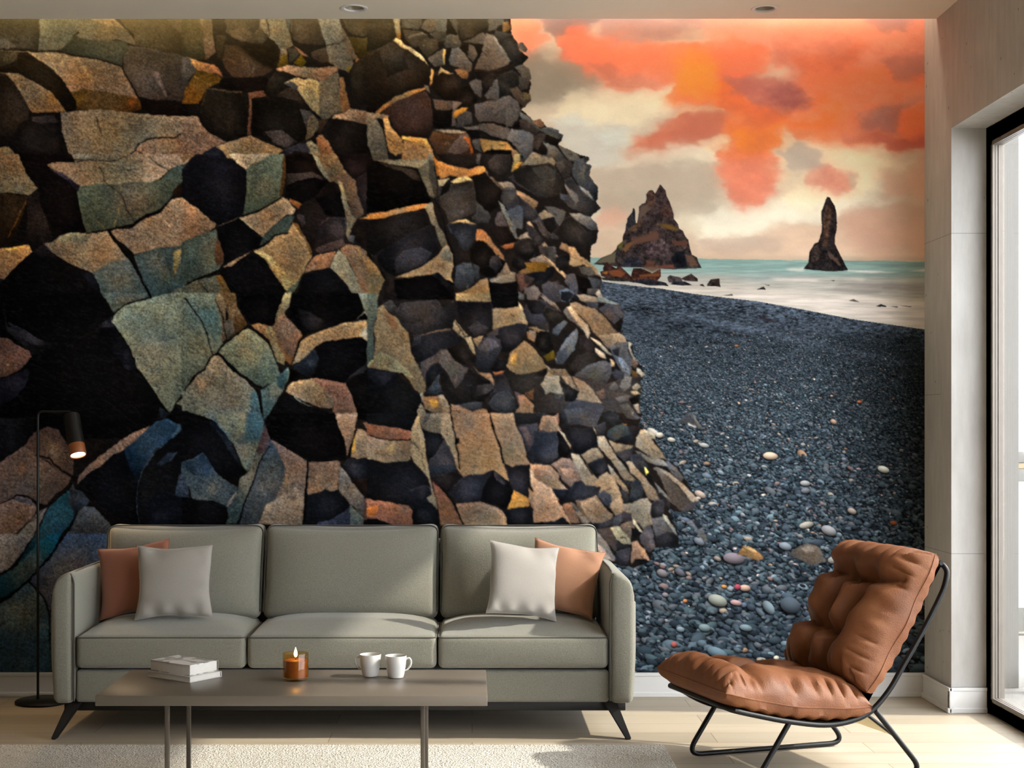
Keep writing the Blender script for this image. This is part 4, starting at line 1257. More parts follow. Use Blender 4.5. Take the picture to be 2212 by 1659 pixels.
# ---------------------------------------------------------------- helpers
def tag(o,label,cat,group=None,kind=None):
    o['label']=label; o['category']=cat
    if group: o['group']=group
    if kind: o['kind']=kind
    return o
def obj(name,bm,mat,parent=None,smooth=True,label=None):
    me=bpy.data.meshes.new(name)
    bmesh.ops.recalc_face_normals(bm,faces=bm.faces)
    bm.to_mesh(me); bm.free()
    if smooth:
        for p in me.polygons: p.use_smooth=True
        try: me.set_sharp_from_angle(angle=math.radians(38))
        except Exception: pass
    o=bpy.data.objects.new(name,me); C.objects.link(o)
    if mat: me.materials.append(mat)
    if parent: o.parent=parent
    if label: o['label']=label
    return o
def struct(name,bm,mat,parent=None,smooth=False):
    o=obj(name,bm,mat,parent,smooth)
    if parent is None: o['kind']='structure'
    return o
def empty(name,loc=(0,0,0),rz=0):
    o=bpy.data.objects.new(name,None); C.objects.link(o); o.location=loc; o.rotation_euler=(0,0,rz); o.empty_display_size=.1
    return o
def box(bm,x0,x1,y0,y1,z0,z1,bev=0,seg=2):
    r=bmesh.ops.create_cube(bm,size=1.)
    vs=r['verts']
    for v in vs:
        v.co=Vector(((x0+x1)/2+v.co.x*(x1-x0),(y0+y1)/2+v.co.y*(y1-y0),(z0+z1)/2+v.co.z*(z1-z0)))
    if bev:
        es=list({e for v in vs for e in v.link_edges})
        bmesh.ops.bevel(bm,geom=es,offset=bev,segments=seg,affect='EDGES',profile=.5)
    return bm
def bx(*a,**k): return box(bmesh.new(),*a,**k)
def rcorner(pts,rad,n=6,closed=False):
    """polyline with its corners rounded; rad: one radius or a list"""
    P=[Vector(p) for p in pts]; out=[]; N=len(P)
    for i in range(N):
        if not closed and i in (0,N-1): out.append(P[i]); continue
        a,b,c=P[i-1],P[i],P[(i+1)%N]
        r=rad[i] if isinstance(rad,(list,tuple)) else rad
        d1,d2=(a-b),(c-b)
        r=min(r,d1.length*.49,d2.length*.49)
        p,q=b+d1.normalized()*r,b+d2.normalized()*r
        for k in range(n+1):
            t=k/n; out.append(p*(1-t)**2+b*2*t*(1-t)+q*t*t)
    return out
def spline(pts,n=6):
    P=[Vector(p) for p in pts]; out=[]
    for i in range(len(P)-1):
        p0=P[max(i-1,0)];p1=P[i];p2=P[i+1];p3=P[min(i+2,len(P)-1)]
        for k in range(n):
            t=k/n
            out.append(.5*((2*p1)+(p2-p0)*t+(2*p0-5*p1+4*p2-p3)*t*t+(3*p1-p0-3*p2+p3)*t**3))
    out.append(P[-1]); return out
def tube(bm,pts,r,n=10,closed=False,cap=True):
    P=[Vector(p) for p in pts]; N=len(P)
    rs=r if isinstance(r,(list,tuple)) else [r]*N
    T=[]
    for i in range(N):
        a=P[i-1] if (i>0 or closed) else P[i]; b=P[(i+1)%N] if (i<N-1 or closed) else P[i]
        T.append((b-a).normalized())
    up=Vector((0,0,1)) if abs(T[0].z)<.9 else Vector((1,0,0))
    nrm=(up-T[0]*up.dot(T[0])).normalized(); rings=[]
    for i in range(N):
        nrm=(nrm-T[i]*nrm.dot(T[i])).normalized(); bn=T[i].cross(nrm)
        rings.append([bm.verts.new(P[i]+(nrm*math.cos(2*PI*k/n)+bn*math.sin(2*PI*k/n))*rs[i]) for k in range(n)])
    for i in range(N if closed else N-1):
        A,B=rings[i],rings[(i+1)%N]
        for k in range(n): bm.faces.new((A[k],A[(k+1)%n],B[(k+1)%n],B[k]))
    if cap and not closed:
        bm.faces.new(rings[0][::-1]); bm.faces.new(rings[-1])
    return bm
def lathe(bm,prof,n=40,M=None):
    """prof: (r,z) from bottom to top; r=0 ends are closed to a point"""
    rings=[]
    for r,z in prof:
        if r<1e-6: v=bm.verts.new((0,0,z)); rings.append([v]*n)
        else: rings.append([bm.verts.new((r*math.cos(2*PI*k/n),r*math.sin(2*PI*k/n),z)) for k in range(n)])
    for A,B in zip(rings[:-1],rings[1:]):
        for k in range(n):
            q=[A[k],A[(k+1)%n],B[(k+1)%n],B[k]]; u=[]
            for v in q:
                if v not in u: u.append(v)
            if len(u)>2:
                try: bm.faces.new(u)
                except ValueError: pass
    if M is not None: bmesh.ops.transform(bm,matrix=M,verts=bm.verts)
    return bm
def rbox(x0,x1,y0,y1,z0,z1,r,fn=None,n=16):
    """rounded box on a fine grid; fn(p,a,b,c) moves a point, a,b,c in -1..1 along the box"""
    bm=bmesh.new()
    h=Vector(((x1-x0)/2,(y1-y0)/2,(z1-z0)/2)); c=Vector(((x0+x1)/2,(y0+y1)/2,(z0+z1)/2))
    def ts(hh):
        e=r/hh
        L=[-1+e*(1-math.cos(k/5*PI/2)) for k in range(5)]
        L+= [-1+e+(2-2*e)*k/n for k in range(n+1)]
        L+= [-x for x in L[:5]][::-1]
        return L
    X,Y,Z=ts(h.x),ts(h.y),ts(h.z); V={}
    def vert(i,j,k):
        if (i,j,k) in V: return V[i,j,k]
        p=Vector((X[i]*h.x,Y[j]*h.y,Z[k]*h.z))
        q=Vector((max(-h.x+r,min(h.x-r,p.x)),max(-h.y+r,min(h.y-r,p.y)),max(-h.z+r,min(h.z-r,p.z))))
        d=p-q
        if d.length>1e-9: p=q+d.normalized()*r
        p=p+c
        if fn: p=fn(p,X[i],Y[j],Z[k])
        V[i,j,k]=bm.verts.new(p); return V[i,j,k]
    nx,ny,nz=len(X)-1,len(Y)-1,len(Z)-1
    for i in range(nx):
        for j in range(ny):
            for k in (0,nz): bm.faces.new((vert(i,j,k),vert(i+1,j,k),vert(i+1,j+1,k),vert(i,j+1,k)))
    for i in range(nx):
        for k in range(nz):
            for j in (0,ny): bm.faces.new((vert(i,j,k),vert(i+1,j,k),vert(i+1,j,k+1),vert(i,j,k+1)))
    for j in range(ny):
        for k in range(nz):
            for i in (0,nx): bm.faces.new((vert(i,j,k),vert(i,j+1,k),vert(i,j+1,k+1),vert(i,j,k+1)))
    return bm
# ---------------------------------------------------------------- materials
def s2l(c): return tuple((x/12.92 if x<=.04045 else ((x+.055)/1.055)**2.4) for x in c)
def HX(h): return tuple(x*ALB for x in s2l(tuple(int(h[i:i+2],16)/255 for i in (0,2,4))))+(1.,)
class NT:
    def __init__(s,name):
        s.m=bpy.data.materials.new(name); s.m.use_nodes=True; s.t=s.m.node_tree; s.t.nodes.clear()
        s.out=s.n('ShaderNodeOutputMaterial')
    def n(s,ty,**k):
        d=s.t.nodes.new(ty)
        for a,b in k.items(): setattr(d,a,b)
        return d
    def l(s,a,b): s.t.links.new(a,b)
    def val(s,sock,v):
        if isinstance(v,bpy.types.NodeSocket): s.l(v,sock)
        else: sock.default_value=v
    def math(s,op,a,b=0.,c=None):
        d=s.n('ShaderNodeMath',operation=op); s.val(d.inputs[0],a); s.val(d.inputs[1],b)
        if c is not None: s.val(d.inputs[2],c)
        return d.outputs[0]
    def mix(s,f,a,b,blend='MIX'):
        d=s.n('ShaderNodeMix',data_type='RGBA',blend_type=blend); s.val(d.inputs[0],f); s.val(d.inputs[6],a); s.val(d.inputs[7],b); return d.outputs[2]
    def coord(s,scale=(1,1,1),rot=(0,0,0)):
        tc=s.n('ShaderNodeTexCoord'); mp=s.n('ShaderNodeMapping'); mp.inputs['Scale'].default_value=scale; mp.inputs['Rotation'].default_value=rot
        s.l(tc.outputs['Object'],mp.inputs[0]); return mp.outputs[0]
    def noise(s,vec,scale,detail=4,rough=.55):
        d=s.n('ShaderNodeTexNoise'); s.l(vec,d.inputs['Vector']); d.inputs['Scale'].default_value=scale; d.inputs['Detail'].default_value=detail; d.inputs['Roughness'].default_value=rough
        return d.outputs[0]
    def ramp(s,f,stops):
        d=s.n('ShaderNodeValToRGB'); s.val(d.inputs[0],f); e=d.color_ramp.elements
        while len(e)<len(stops): e.new(.5)
        for q,(p,c) in zip(e,stops): q.position=p; q.color=c if len(c)==4 else tuple(c)+(1,)
        return d.outputs[0]
    def bsdf(s,color,rough=.6,spec=.4,metal=0.,bump=None,bstr=.2,bdist=.002,**k):
        b=s.n('ShaderNodeBsdfPrincipled'); s.val(b.inputs['Base Color'],color); s.val(b.inputs['Roughness'],rough)
        b.inputs['Specular IOR Level'].default_value=spec; b.inputs['Metallic'].default_value=metal
        for a,v in k.items(): s.val(b.inputs[a.replace('_',' ')],v)
        if bump is not None:
            bp=s.n('ShaderNodeBump'); s.l(bump,bp.inputs['Height']); bp.inputs['Strength'].default_value=bstr; bp.inputs['Distance'].default_value=bdist; s.l(bp.outputs[0],b.inputs['Normal'])
        s.l(b.outputs[0],s.out.inputs[0]); return b
def m_plain(name,h,rough=.5,spec=.4,metal=0.,var=.06,scale=14,bstr=.05):
    t=NT(name); v=t.coord(); n=t.noise(v,scale,5)
    c=HX(h); k=t.ramp(n,[(.3,tuple(x*(1-var) for x in c[:3])),(.7,tuple(min(1,x*(1+var)) for x in c[:3]))])
    t.bsdf(k,rough,spec,metal,t.noise(v,scale*12,3),bstr); return t.m
def m_fabric(name,h,scale=420,var=.2,bstr=.35,sheen=.25):
    t=NT(name); v=t.coord(); n=t.noise(v,scale,2,.7); n2=t.noise(v,scale*.35,3,.6); n3=t.noise(v,3,4)
    c=HX(h)[:3]
    k=t.ramp(n,[(.3,tuple(x*(1-var) for x in c)),(.7,tuple(min(1,x*(1+var)) for x in c))])
    k=t.mix(.25,k,t.ramp(n3,[(.3,tuple(x*.9 for x in c)),(.7,tuple(min(1,x*1.08) for x in c))]))
    t.bsdf(k,.9,.15,0,t.math('ADD',n,n2),bstr,.0012,Sheen_Weight=sheen,Sheen_Roughness=.5); return t.m
def m_floor():
    t=NT('pale oak planks'); v=t.coord()
    br=t.n('ShaderNodeTexBrick'); t.l(v,br.inputs['Vector']); br.offset=.37; br.offset_frequency=2
    br.inputs['Scale'].default_value=1; br.inputs['Brick Width'].default_value=1.35; br.inputs['Row Height'].default_value=.155; br.inputs['Mortar Size'].default_value=.0014; br.inputs['Mortar Smooth'].default_value=.2
    br.inputs['Color1'].default_value=(.2,.2,.2,1); br.inputs['Color2'].default_value=(.8,.8,.8,1); br.inputs['Mortar'].default_value=(.5,.5,.5,1)
    g=t.noise(t.coord((1.2,22,22)),3.2,6,.62); g2=t.noise(t.coord((.5,5,5)),2.0,4)
    a=t.ramp(g,[(.25,HX('aa9a82')),(.5,HX('b8aa94')),(.75,HX('c6baa6'))])
    a=t.mix(.35,a,t.ramp(g2,[(.3,HX('ae9e86')),(.7,HX('c8bca8'))]))
    a=t.mix(.22,a,br.outputs['Color'],'OVERLAY')
    a=t.mix(br.outputs['Fac'],a,HX('8c7456'))
    t.bsdf(a,t.math('MULTIPLY_ADD',g,.2,.36),.35,0,t.math('SUBTRACT',t.math('MULTIPLY',g,.25),br.outputs['Fac']),.25,.002); return t.m
def m_concrete():
    t=NT('cast concrete'); v=t.coord()
    n=t.noise(v,2.2,6,.6); n2=t.noise(t.coord((6,6,1.2)),5,5,.6)
    a=t.ramp(n,[(.25,HX('b3b1ad')),(.5,HX('c3c1bd')),(.75,HX('d0cfcc'))])
    a=t.mix(.4,a,t.ramp(n2,[(.3,HX('a8a298')),(.7,HX('ccc7bf'))]))
    vo=t.n('ShaderNodeTexVoronoi'); t.l(t.coord((1,1,.7)),vo.inputs['Vector']); vo.inputs['Scale'].default_value=26
    pit=t.math('LESS_THAN',vo.outputs['Distance'],t.math('MULTIPLY',t.math('GREATER_THAN',t.noise(v,9,2),.58),.11))
    sx=t.n('ShaderNodeSeparateXYZ'); tc=t.n('ShaderNodeTexCoord'); t.l(tc.outputs['Object'],sx.inputs[0])
    fr=t.math('FRACT',t.math('DIVIDE',t.math('ADD',sx.outputs[2],.007),.612))
    line=t.math('MULTIPLY',t.math('LESS_THAN',t.math('ADD',fr,t.math('GREATER_THAN',sx.outputs[2],2.0)),.0055),t.math('GREATER_THAN',t.noise(v,3.1,3),.42))
    mk=t.math('MAXIMUM',pit,t.math('MULTIPLY',line,.6))
    a=t.mix(t.math('MULTIPLY',mk,.65),a,HX('5a554e'))
    t.bsdf(a,.85,.2,0,t.math('SUBTRACT',n2,mk),.3,.003); return t.m
def m_leather():
    t=NT('tan leather'); v=t.coord(); n=t.noise(v,7,5,.6)
    vo=t.n('ShaderNodeTexVoronoi'); t.l(v,vo.inputs['Vector']); vo.inputs['Scale'].default_value=240
    g=t.noise(t.coord((1,1,3)),120,4,.7)
    a=t.ramp(n,[(.25,HX('62391d')),(.5,HX('744526')),(.75,HX('875633'))])
    t.bsdf(a,t.math('MULTIPLY_ADD',n,.2,.48),.3,0,t.math('ADD',vo.outputs['Distance'],g),.28,.0016); return t.m
def m_glass(name,tint=(.97,.98,.98,1),gl=.9):
    t=NT(name); tr=t.n('ShaderNodeBsdfTransparent'); tr.inputs[0].default_value=tint
    g=t.n('ShaderNodeBsdfGlossy'); g.inputs['Roughness'].default_value=.02; g.inputs[0].default_value=(gl,gl,gl,1)
    lw=t.n('ShaderNodeLayerWeight'); lw.inputs[0].default_value=.5; fr=t.math('MULTIPLY_ADD',t.math('POWER',lw.outputs['Facing'],4.5),.75,.03)
    mx=t.n('ShaderNodeMixShader'); t.l(fr,mx.inputs[0]); t.l(tr.outputs[0],mx.inputs[1]); t.l(g.outputs[0],mx.inputs[2]); t.l(mx.outputs[0],t.out.inputs[0]); return t.m
def m_emit(name,col,s):
    t=NT(name); e=t.n('ShaderNodeEmission'); e.inputs[0].default_value=col; e.inputs[1].default_value=s; t.l(e.outputs[0],t.out.inputs[0]); return t.m
def m_rug():
    t=NT('cream looped wool'); v=t.coord(); n=t.noise(v,160,3,.7); n2=t.noise(v,60,3,.6); n3=t.noise(v,4,3)
    vo=t.n('ShaderNodeTexVoronoi'); t.l(v,vo.inputs['Vector']); vo.inputs['Scale'].default_value=150
    a=t.ramp(t.math('MULTIPLY',t.math('ADD',n,n2),.5),[(.36,HX('9d9382')),(.47,HX('dad4c8')),(.62,HX('e6e1d7'))])
    a=t.mix(.2,a,t.ramp(n3,[(.3,HX('cac3b5')),(.7,HX('dcd6ca'))]))
    t.bsdf(a,.95,.1,0,t.math('ADD',n,vo.outputs['Distance']),.8,.006); return t.m
M={}
M['render']=m_plain('pale exterior render','7a7772',.85,.2,0,.03,3); M['floor']=m_floor(); M['concrete']=m_concrete(); M['leather']=m_leather(); M['rug']=m_rug()
M['plaster']=m_plain('warm white plaster','cfc8bc',.85,.2,0,.03,3)
M['taupe']=m_plain('warm brown plaster','80705c',.85,.2,0,.03,3); M['ceiling']=m_plain('ceiling paint','efe6d4',.85,.2,0,.02,3)
M['white']=m_plain('white satin paint','e2e0dc',.5,.35,0,.02,5)
M['sofa']=m_fabric('sage grey upholstery','817f72',400,.34,.5); M['piping']=m_fabric('sofa piping','45433b',500,.1)
M['greyp']=m_fabric('pale grey linen','98928a',600,.1,.25); M['brownp']=m_fabric('rust brown linen','96604a',600,.1,.25); M['tanp']=m_fabric('apricot tan linen','a97c60',600,.1,.25)
M['black']=m_plain('black powder coat','060505',.42,.25,0,.1,30); M['darkleg']=m_plain('dark stained wood','171513',.5,.4,0,.15,20)
M['lampblk']=m_plain('black lamp metal','0b0a08',.5,.3,0,.1,30)
M['table']=m_plain('taupe lacquer','6b6257',.36,.4,0,.03,6); M['tleg']=m_plain('brown grey metal','5e554b',.4,.5,.3,.05,20)
M['bronze']=m_plain('copper ring','8a4f28',.4,.5,.2,.08,30)
M['frame']=m_plain('dark bronze aluminium','776d61',.45,.4,.1,.05,10); M['track']=m_plain('grey anodised track','8b837a',.45,.4,.3,.04,20); M['gap']=m_plain('black rubber seal','15110d',.7,.2)
M['china']=m_plain('white stoneware','d2cec8',.35,.5,0,.02,20); M['paper']=m_plain('book page edges','d6d2ca',.8,.2,0,.03,80)
M['wax']=m_plain('brown candle wax','8a5628',.6,.4,0,.1,10)
M['glass']=m_glass('clear door glass'); M['amber']=m_glass('amber glass',(.97,.83,.55,1)); M['rail_glass']=m_glass('grey balustrade glass',(.62,.62,.6,1))
M['canvas']=m_fabric('cream sling canvas','c9ba98',500,.08); M['wood']=m_plain('tan timber rail','a08a68',.6)
M['flame']=m_emit('candle flame',(1,.62,.25,1),14); M['led']=m_emit('lamp diffuser',(1,.9,.75,1),9)
M['can']=m_plain('aluminium reflector','b5a894',.3,.5,.3,.05,20)
def m_cover():
    t=NT('grey and white printed cover'); v=t.coord((7,9,1)); w=t.noise(v,1.3,3,.5)
    a=t.ramp(w,[(.42,HX('d9d6d0')),(.47,HX('9a9792')),(.53,HX('8c8a86')),(.56,HX('dedbd6'))]); t.bsdf(a,.45,.4); return t.m
M['cover']=m_cover()
# ---------------------------------------------------------------- room shell
XL,XR,YF,YD=-1.974,1.831,-0.8,.2
struct('floor',bx(XL,1.963,YF,BACK,-.1,0),M['floor'])
struct('wall_back',bx(XL-.15,2.03,BACK,BACK+.15,0,2.95),M['concrete'])
struct('wall_rear',bx(XL-.15,REARX,YF-.15,YF,0,2.95),M['taupe'])  # unseen; added to shut out light from behind, kept dark against bounce
struct('wall_left',bx(XL-.15,XL,YF,BACK,0,2.95),M['taupe'])
# right wall: pier with its jamb, lintel, front pier, all one casting around the opening
bm=bmesh.new(); box(bm,XR,2.03,5.475,BACK,0,2.95); box(bm,XR,1.9635,YD,5.475,2.2325,2.95); box(bm,1.9635,2.03,YD,5.475,2.2325,2.95); box(bm,XR,2.03,YF,YD,0,2.95)
struct('wall_right',bm,M['concrete'])
# ceiling with two round cut-outs and a light slot along the mural
HOLES=[(-.454,5.507),(1.126,5.513)]; HR=.0405
bm=bmesh.new()
def loop(pts): 
    vs=[bm.verts.new(p) for p in pts]; return [bm.edges.new((vs[i],vs[(i+1)%len(vs)])) for i in range(len(vs))]
es=loop([(XL,YF,2.7),(XR,YF,2.7),(XR,5.65,2.7),(XL,5.65,2.7)])
for hx,hy in HOLES: es+=loop([(hx+HR*math.cos(2*PI*k/40),hy+HR*math.sin(2*PI*k/40),2.7) for k in range(40)])
bmesh.ops.triangle_fill(bm,edges=es,use_beauty=True,use_dissolve=False)
q=[bm.verts.new(p) for p in ((XL,5.65,2.7),(XR,5.65,2.7),(XR,5.65,2.82),(XL,5.65,2.82),(XL,YF,2.82),(XR,YF,2.82))]
bm.faces.new((q[0],q[1],q[2],q[3])); bm.faces.new((q[3],q[2],q[5],q[4]))
struct('ceiling',bm,M['ceiling'])
struct('ceiling_cove',bx(XL-.15,2.03,5.5,BACK+.15,2.95,3.0),M['ceiling'])
def skirting(name,x0,x1,y0,y1,axis):
    bm=bmesh.new()
    box(bm,x0,x1,y0,y1,0,.0975,.002)
    # quarter-round shoe at the floor and a bead at the top
    if axis=='x': box(bm,x0,x1,y0-.007,y1-.004,0,.02,.003); box(bm,x0,x1,y0-.003,y1-.004,.084,.0975,.002)
    elif axis=='y': box(bm,x0-.007,x1-.004,y0,y1,0,.02,.003); box(bm,x0-.003,x1-.004,y0,y1,.084,.0975,.002)
    return struct(name,bm,M['white'])
skirting('baseboard_back',XL,XR-.0005,BACK-.015,BACK-.0005,'x')
skirting('baseboard_right',XR-.014,XR-.0005,5.452,BACK-.023,'y')
skirting('baseboard_jamb',XR-.014,1.9625,5.460,5.4745,'x')
# sliding glass door in the right wall, lengthened out of view for more light
d=empty('door_1',(0,0,0)); d['kind']='structure'
y0,y1,zt=YD+.001,5.474,2.232; fx0,fx1=1.9638,2.016
bm=bmesh.new(); box(bm,fx0,fx0+.012,y1-.065,y1,0.001,zt,.002); box(bm,fx0,fx0+.012,y0,y0+.065,0.001,zt,.002); box(bm,fx0,fx0+.012,y0,y1,zt-.076,zt,.002); box(bm,fx0,fx0+.012,y0,y1,0.001,.064,.002)
box(bm,fx0,fx1,y1-.05,y1,.001,zt); box(bm,fx0,fx1,y0,y0+.05,.001,zt); box(bm,fx0,fx1,y0,y1,zt-.06,zt); box(bm,fx0,fx1,y0,y1,.001,.05)
obj('door_frame',bm,M['frame'],d,False)
bm=bmesh.new()
for a,b in ((.0122,.0195),(.0235,.0315),(.0345,.052)):
    box(bm,fx0+a-.0115,fx0+b-.0115,y1-.0655,y1-.0505,.05,zt-.05); box(bm,fx0+a-.0115,fx0+b-.0115,y0,y1-.0655,zt-.0765,zt-.06); box(bm,fx0+a-.0115,fx0+b-.0115,y0,y1-.0655,.05,.0665)
obj('sliding_track',bm,M['track'],d,False)
bm=bx(fx0+.012,fx0+.045,4.06,4.14,.06,zt-.07,.003); obj('mullion',bm,M['frame'],d,False); obj('mullion',bx(fx0+.012,fx0+.045,2.42,2.50,.06,zt-.07,.003),M['frame'],d,False)
for a,b,x in ((4.14,5.405,.0395),(2.50,4.06,.02),(YD+.06,2.42,.0395)):
    obj('glass_pane',bx(fx0+x,fx0+x+.004,a,b,.062,zt-.074),M['glass'],d,False)
# balcony outside the door
struct('floor_balcony',bx(1.964,5.2,-.8,8.6,-.12,-.001),M['render'])
struct('wall_outside',bx(2.031,2.281,5.98,6.3,0,3.0),M['render'])
struct('trim_1',bx(2.2815,5.2,5.845,5.90,0,.085),M['render'])
t=empty('balcony_railing',(3.4,7.5,0)); tag(t,'white balcony railing with grey glass panel, outside the sliding door','railing')
obj('handrail',bx(-1.3,1.6,-.03,.03,.90,.958,.006),M['render'],t); obj('timber_rail',bx(-1.3,1.6,-.02,.02,.868,.899,.003),M['wood'],t); obj('top_rail',bx(-1.3,1.6,-.025,.025,.80,.867,.003),M['render'],t)
obj('glass_panel',bx(-1.3,1.6,-.006,.006,.014,.80),M['rail_glass'],t,False); obj('bottom_rail',bx(-1.3,1.6,-.025,.025,.001,.014,.003),M['track'],t)
for k,(hx,hy) in enumerate(HOLES):
    t=empty('recessed_ceiling_light',(hx,hy,2.7)); tag(t,('unlit round recessed downlight in the ceiling above the middle of the rock cliff','unlit round recessed downlight in the ceiling above the orange clouds')[k],'ceiling light','recessed downlights in the ceiling')
    obj('trim_ring',lathe(bmesh.new(),[(.0375,.004),(.0385,-.002),(.045,-.004),(.052,-.0025),(.0535,-.0003),(.0415,-.0003)]),M['white'],t)
    obj('reflector',lathe(bmesh.new(),[(.0385,0),(.037,.018),(.032,.040),(.024,.055),(.0,.056)]),M['can'],t)
    obj('lamp_bulb',lathe(bmesh.new(),[(0,.026),(.010,.027),(.018,.032),(.022,.042),(.022,.054)]),M['china'],t)
# ---------------------------------------------------------------- sofa
sf=empty('sofa',(-.45,5.3,0)); tag(sf,'sage grey three-seater sofa with rounded arms and splayed dark legs','sofa')
sf_off=Vector((-.45,5.3,0))
def S(name,bm,mat,parent=None,label=None):
    bmesh.ops.translate(bm,verts=bm.verts,vec=-sf_off); return obj(name,bm,mat,parent or sf,True,label)
XA0,XA1,XB0,XB1=-1.474,-1.392,.482,.573
def arm(x0,x1,side):
    def fn(p,a,b,c):
        # broad shoulder falling outwards, slight taper to the floor, soft belly
        o=-a*side if False else (a*side+1)/2          # 0 at the inner face, 1 at the outer
        o=min(1,max(0,o)); t=max(0,(p.z-.42)/.164); p.z-= .105*(1-math.sqrt(max(0,1-o**2.6)))*t**1.5
        p.x-= side*.010*o*(max(0,(.32-p.z))/.2)**1.5
        p.z-= .012*(1-b)/2*0
        p.y+= -.006*(1-a*a)*(1 if b<-.9 else 0)
        return p
    bm=rbox(x0,x1,5.0,5.60,.126,.584,.022,fn,18)
    a=S('armrest',bm,M['sofa'])
    return a
AL=arm(XA0,XA1,-1); AR=arm(XB0,XB1,1)
# piping round the inner front edge of each arm
for A,xi,xo,s in ((AL,XA1,XA0,-1),(AR,XB0,XB1,1)):
    for yy in (4.9965,):
        pts=[(xi-s*.001,yy+.006,.135),(xi-s*.001,yy+.006,.552),(xi+s*.012,yy+.012,.576)]
        pts=rcorner(pts,.03,6)+[Vector((xi+s*.014,5.2,.583)),Vector((xi+s*.014,5.5,.583))]
        S('piping',tube(bmesh.new(),pts,.0036,8),M['piping'],A)
# carcass: front rail, back, dark plinth bar
S('front_rail',rbox(XA1+.002,XB0-.002,5.022,5.30,.126,.238,.012,None,8),M['sofa'])
S('back_frame',rbox(XA1+.003,XB0-.003,5.555,5.63,.126,.655,.02,None,8),M['sofa'])
S('under_frame',bx(XA0+.03,XB1-.03,5.07,5.58,.088,.125,.003),M['darkleg'])
seats=[(XA1+.006,-.793),(-.787,-.125),(-.119,XB0-.006)]
for i,(a,b) in enumerate(seats):
    def fn(p,u,v,w,a=a,b=b):
        if w>-.9:
            cr=(1-u**4)*(1-max(0,(-v))**6)*.040
            p.z+=cr*((w+1)/2)**3*min(1,(v+1)/.9)
        if v<-.5: p.y-=.010*(1-u*u)*(1-w*w)
        return p
    c=S('seat_cushion',rbox(a,b,5.004,5.42,.247,.362,.020,fn,16),M['sofa'])
    z=.3545; pts=rcorner([(a+.001,5.40,z),(a+.001,5.008,z),(b-.001,5.008,z),(b-.001,5.40,z)],[0,.024,.024,0],6)
    S('piping',tube(bmesh.new(),pts,.0028,8),M['piping'],c)
backs=[(-1.389,-.790),(-.786,-.126),(-.122,.478)]
for i,(a,b) in enumerate(backs):
    def fn(p,u,v,w):
        # puffed face, slumped top edge, leaning back
        if v<0: p.y-=.050*(1-u**4)*(1-w**4)*(-v)
        p.z-=.013*(1-u*u)*max(0,w)**3
        p.x-=.006*(1-w*w)*u
        p.y+=(p.z-.36)*.30
        return p
    c=S('back_cushion',rbox(a,b,5.335,5.445,.372,.720,.034,fn,16),M['sofa'])
    zz=[]
    y=lambda z:5.352+(z-.36)*.30
    P=[(a+.004,y(.40)-.002,.40),(a+.004,y(.716)-.002,.716),(b-.004,y(.716)-.002,.716),(b-.004,y(.40)-.002,.40)]
    S('piping',tube(bmesh.new(),rcorner(P,[0,.036,.036,0],8),.0026,8),M['piping'],c)
for x,y,sx,sy in ((-1.40,5.075,-1,-1),(.485,5.075,1,-1),(-1.36,5.50,-1,1),(.44,5.50,1,1)):
    bm=bmesh.new()
    T=[(x-.024,y-.03),(x+.024,y-.03),(x+.024,y+.03),(x-.024,y+.03)]
    dx,dy=sx*.062,(-.065 if sy<0 else .04)
    B=[(x+dx+(u-x)*.42,y+dy+(v-y)*.42) for u,v in T]
    vt=[bm.verts.new((u,v,.1255)) for u,v in T]; vb=[bm.verts.new((u,v,.0005)) for u,v in B]
    bm.faces.new(vt); bm.faces.new(vb[::-1])
    for k in range(4): bm.faces.new((vt[k],vb[k],vb[(k+1)%4],vt[(k+1)%4]))
    bmesh.ops.bevel(bm,geom=bm.edges[:],offset=.004,segments=2,affect='EDGES')
    S('leg',bm,M['darkleg'])
# ---------------------------------------------------------------- throw pillows
def pillow(name,cx,cy,cz,w,h,th,rot,mat,label,group,seed):
    rnd=random.Random(seed); n=36
    ph=[rnd.uniform(0,6.28) for _ in range(8)]
    bm=bmesh.new(); G=[{},{}]
    for f in (0,1):
        for i in range(n+1):
            for j in range(n+1):
                s,t=-1+2*i/n,-1+2*j/n
                if f==1 and (i in (0,n) or j in (0,n)): G[1][i,j]=G[0][i,j]; continue
                x=w/2*s*(1-.095*(1-t*t)*abs(s)**2)*(1+.012*math.sin(5*t+ph[0])); z=h/2*t*(1-.095*(1-s*s)*abs(t)**2)*(1+.012*math.sin(5*s+ph[1]))
                e=(1-s*s)*(1-t*t); y=th/2*e**.42
                wr=.0020*math.sin(5*s+3*t+ph[2]+f)*math.sin(4*t-2*s+ph[3])+.0022*math.sin(13*(s*t)+ph[4])*abs(s*t)
                edge=(1-e)**3; y+=wr*(.3+1.2*edge)*min(1,e*6)
                y-=(.011*math.exp(-((s-.5*math.sin(ph[5]))**2/.07+(t-.9)**2/.09))-.0055*math.sin(12*s+ph[6])*math.exp(-((t+1)/.28)**2)-.004*math.sin(11*t+ph[7])*math.exp(-((s-1)/.25)**2))*min(1,e*8)
                G[f][i,j]=bm.verts.new((x,-y if f==0 else y,z))
    for f in (0,1):
        for i in range(n):
            for j in range(n):
                q=[G[f][i,j],G[f][i+1,j],G[f][i+1,j+1],G[f][i,j+1]]
                bm.faces.new(q if f==0 else q[::-1])
    seam=[G[0][i,0].co.copy() for i in range(n)]+[G[0][n,j].co.copy() for j in range(n)]+[G[0][n-i,n].co.copy() for i in range(n)]+[G[0][0,n-j].co.copy() for j in range(n)]
    o=obj(name,bm,mat); o.location=(cx,cy,cz); o.rotation_euler=tuple(math.radians(a) for a in rot)
    obj('seam',tube(bmesh.new(),seam,.0011,6,True),mat,o)
    return tag(o,label,'pillow',group)
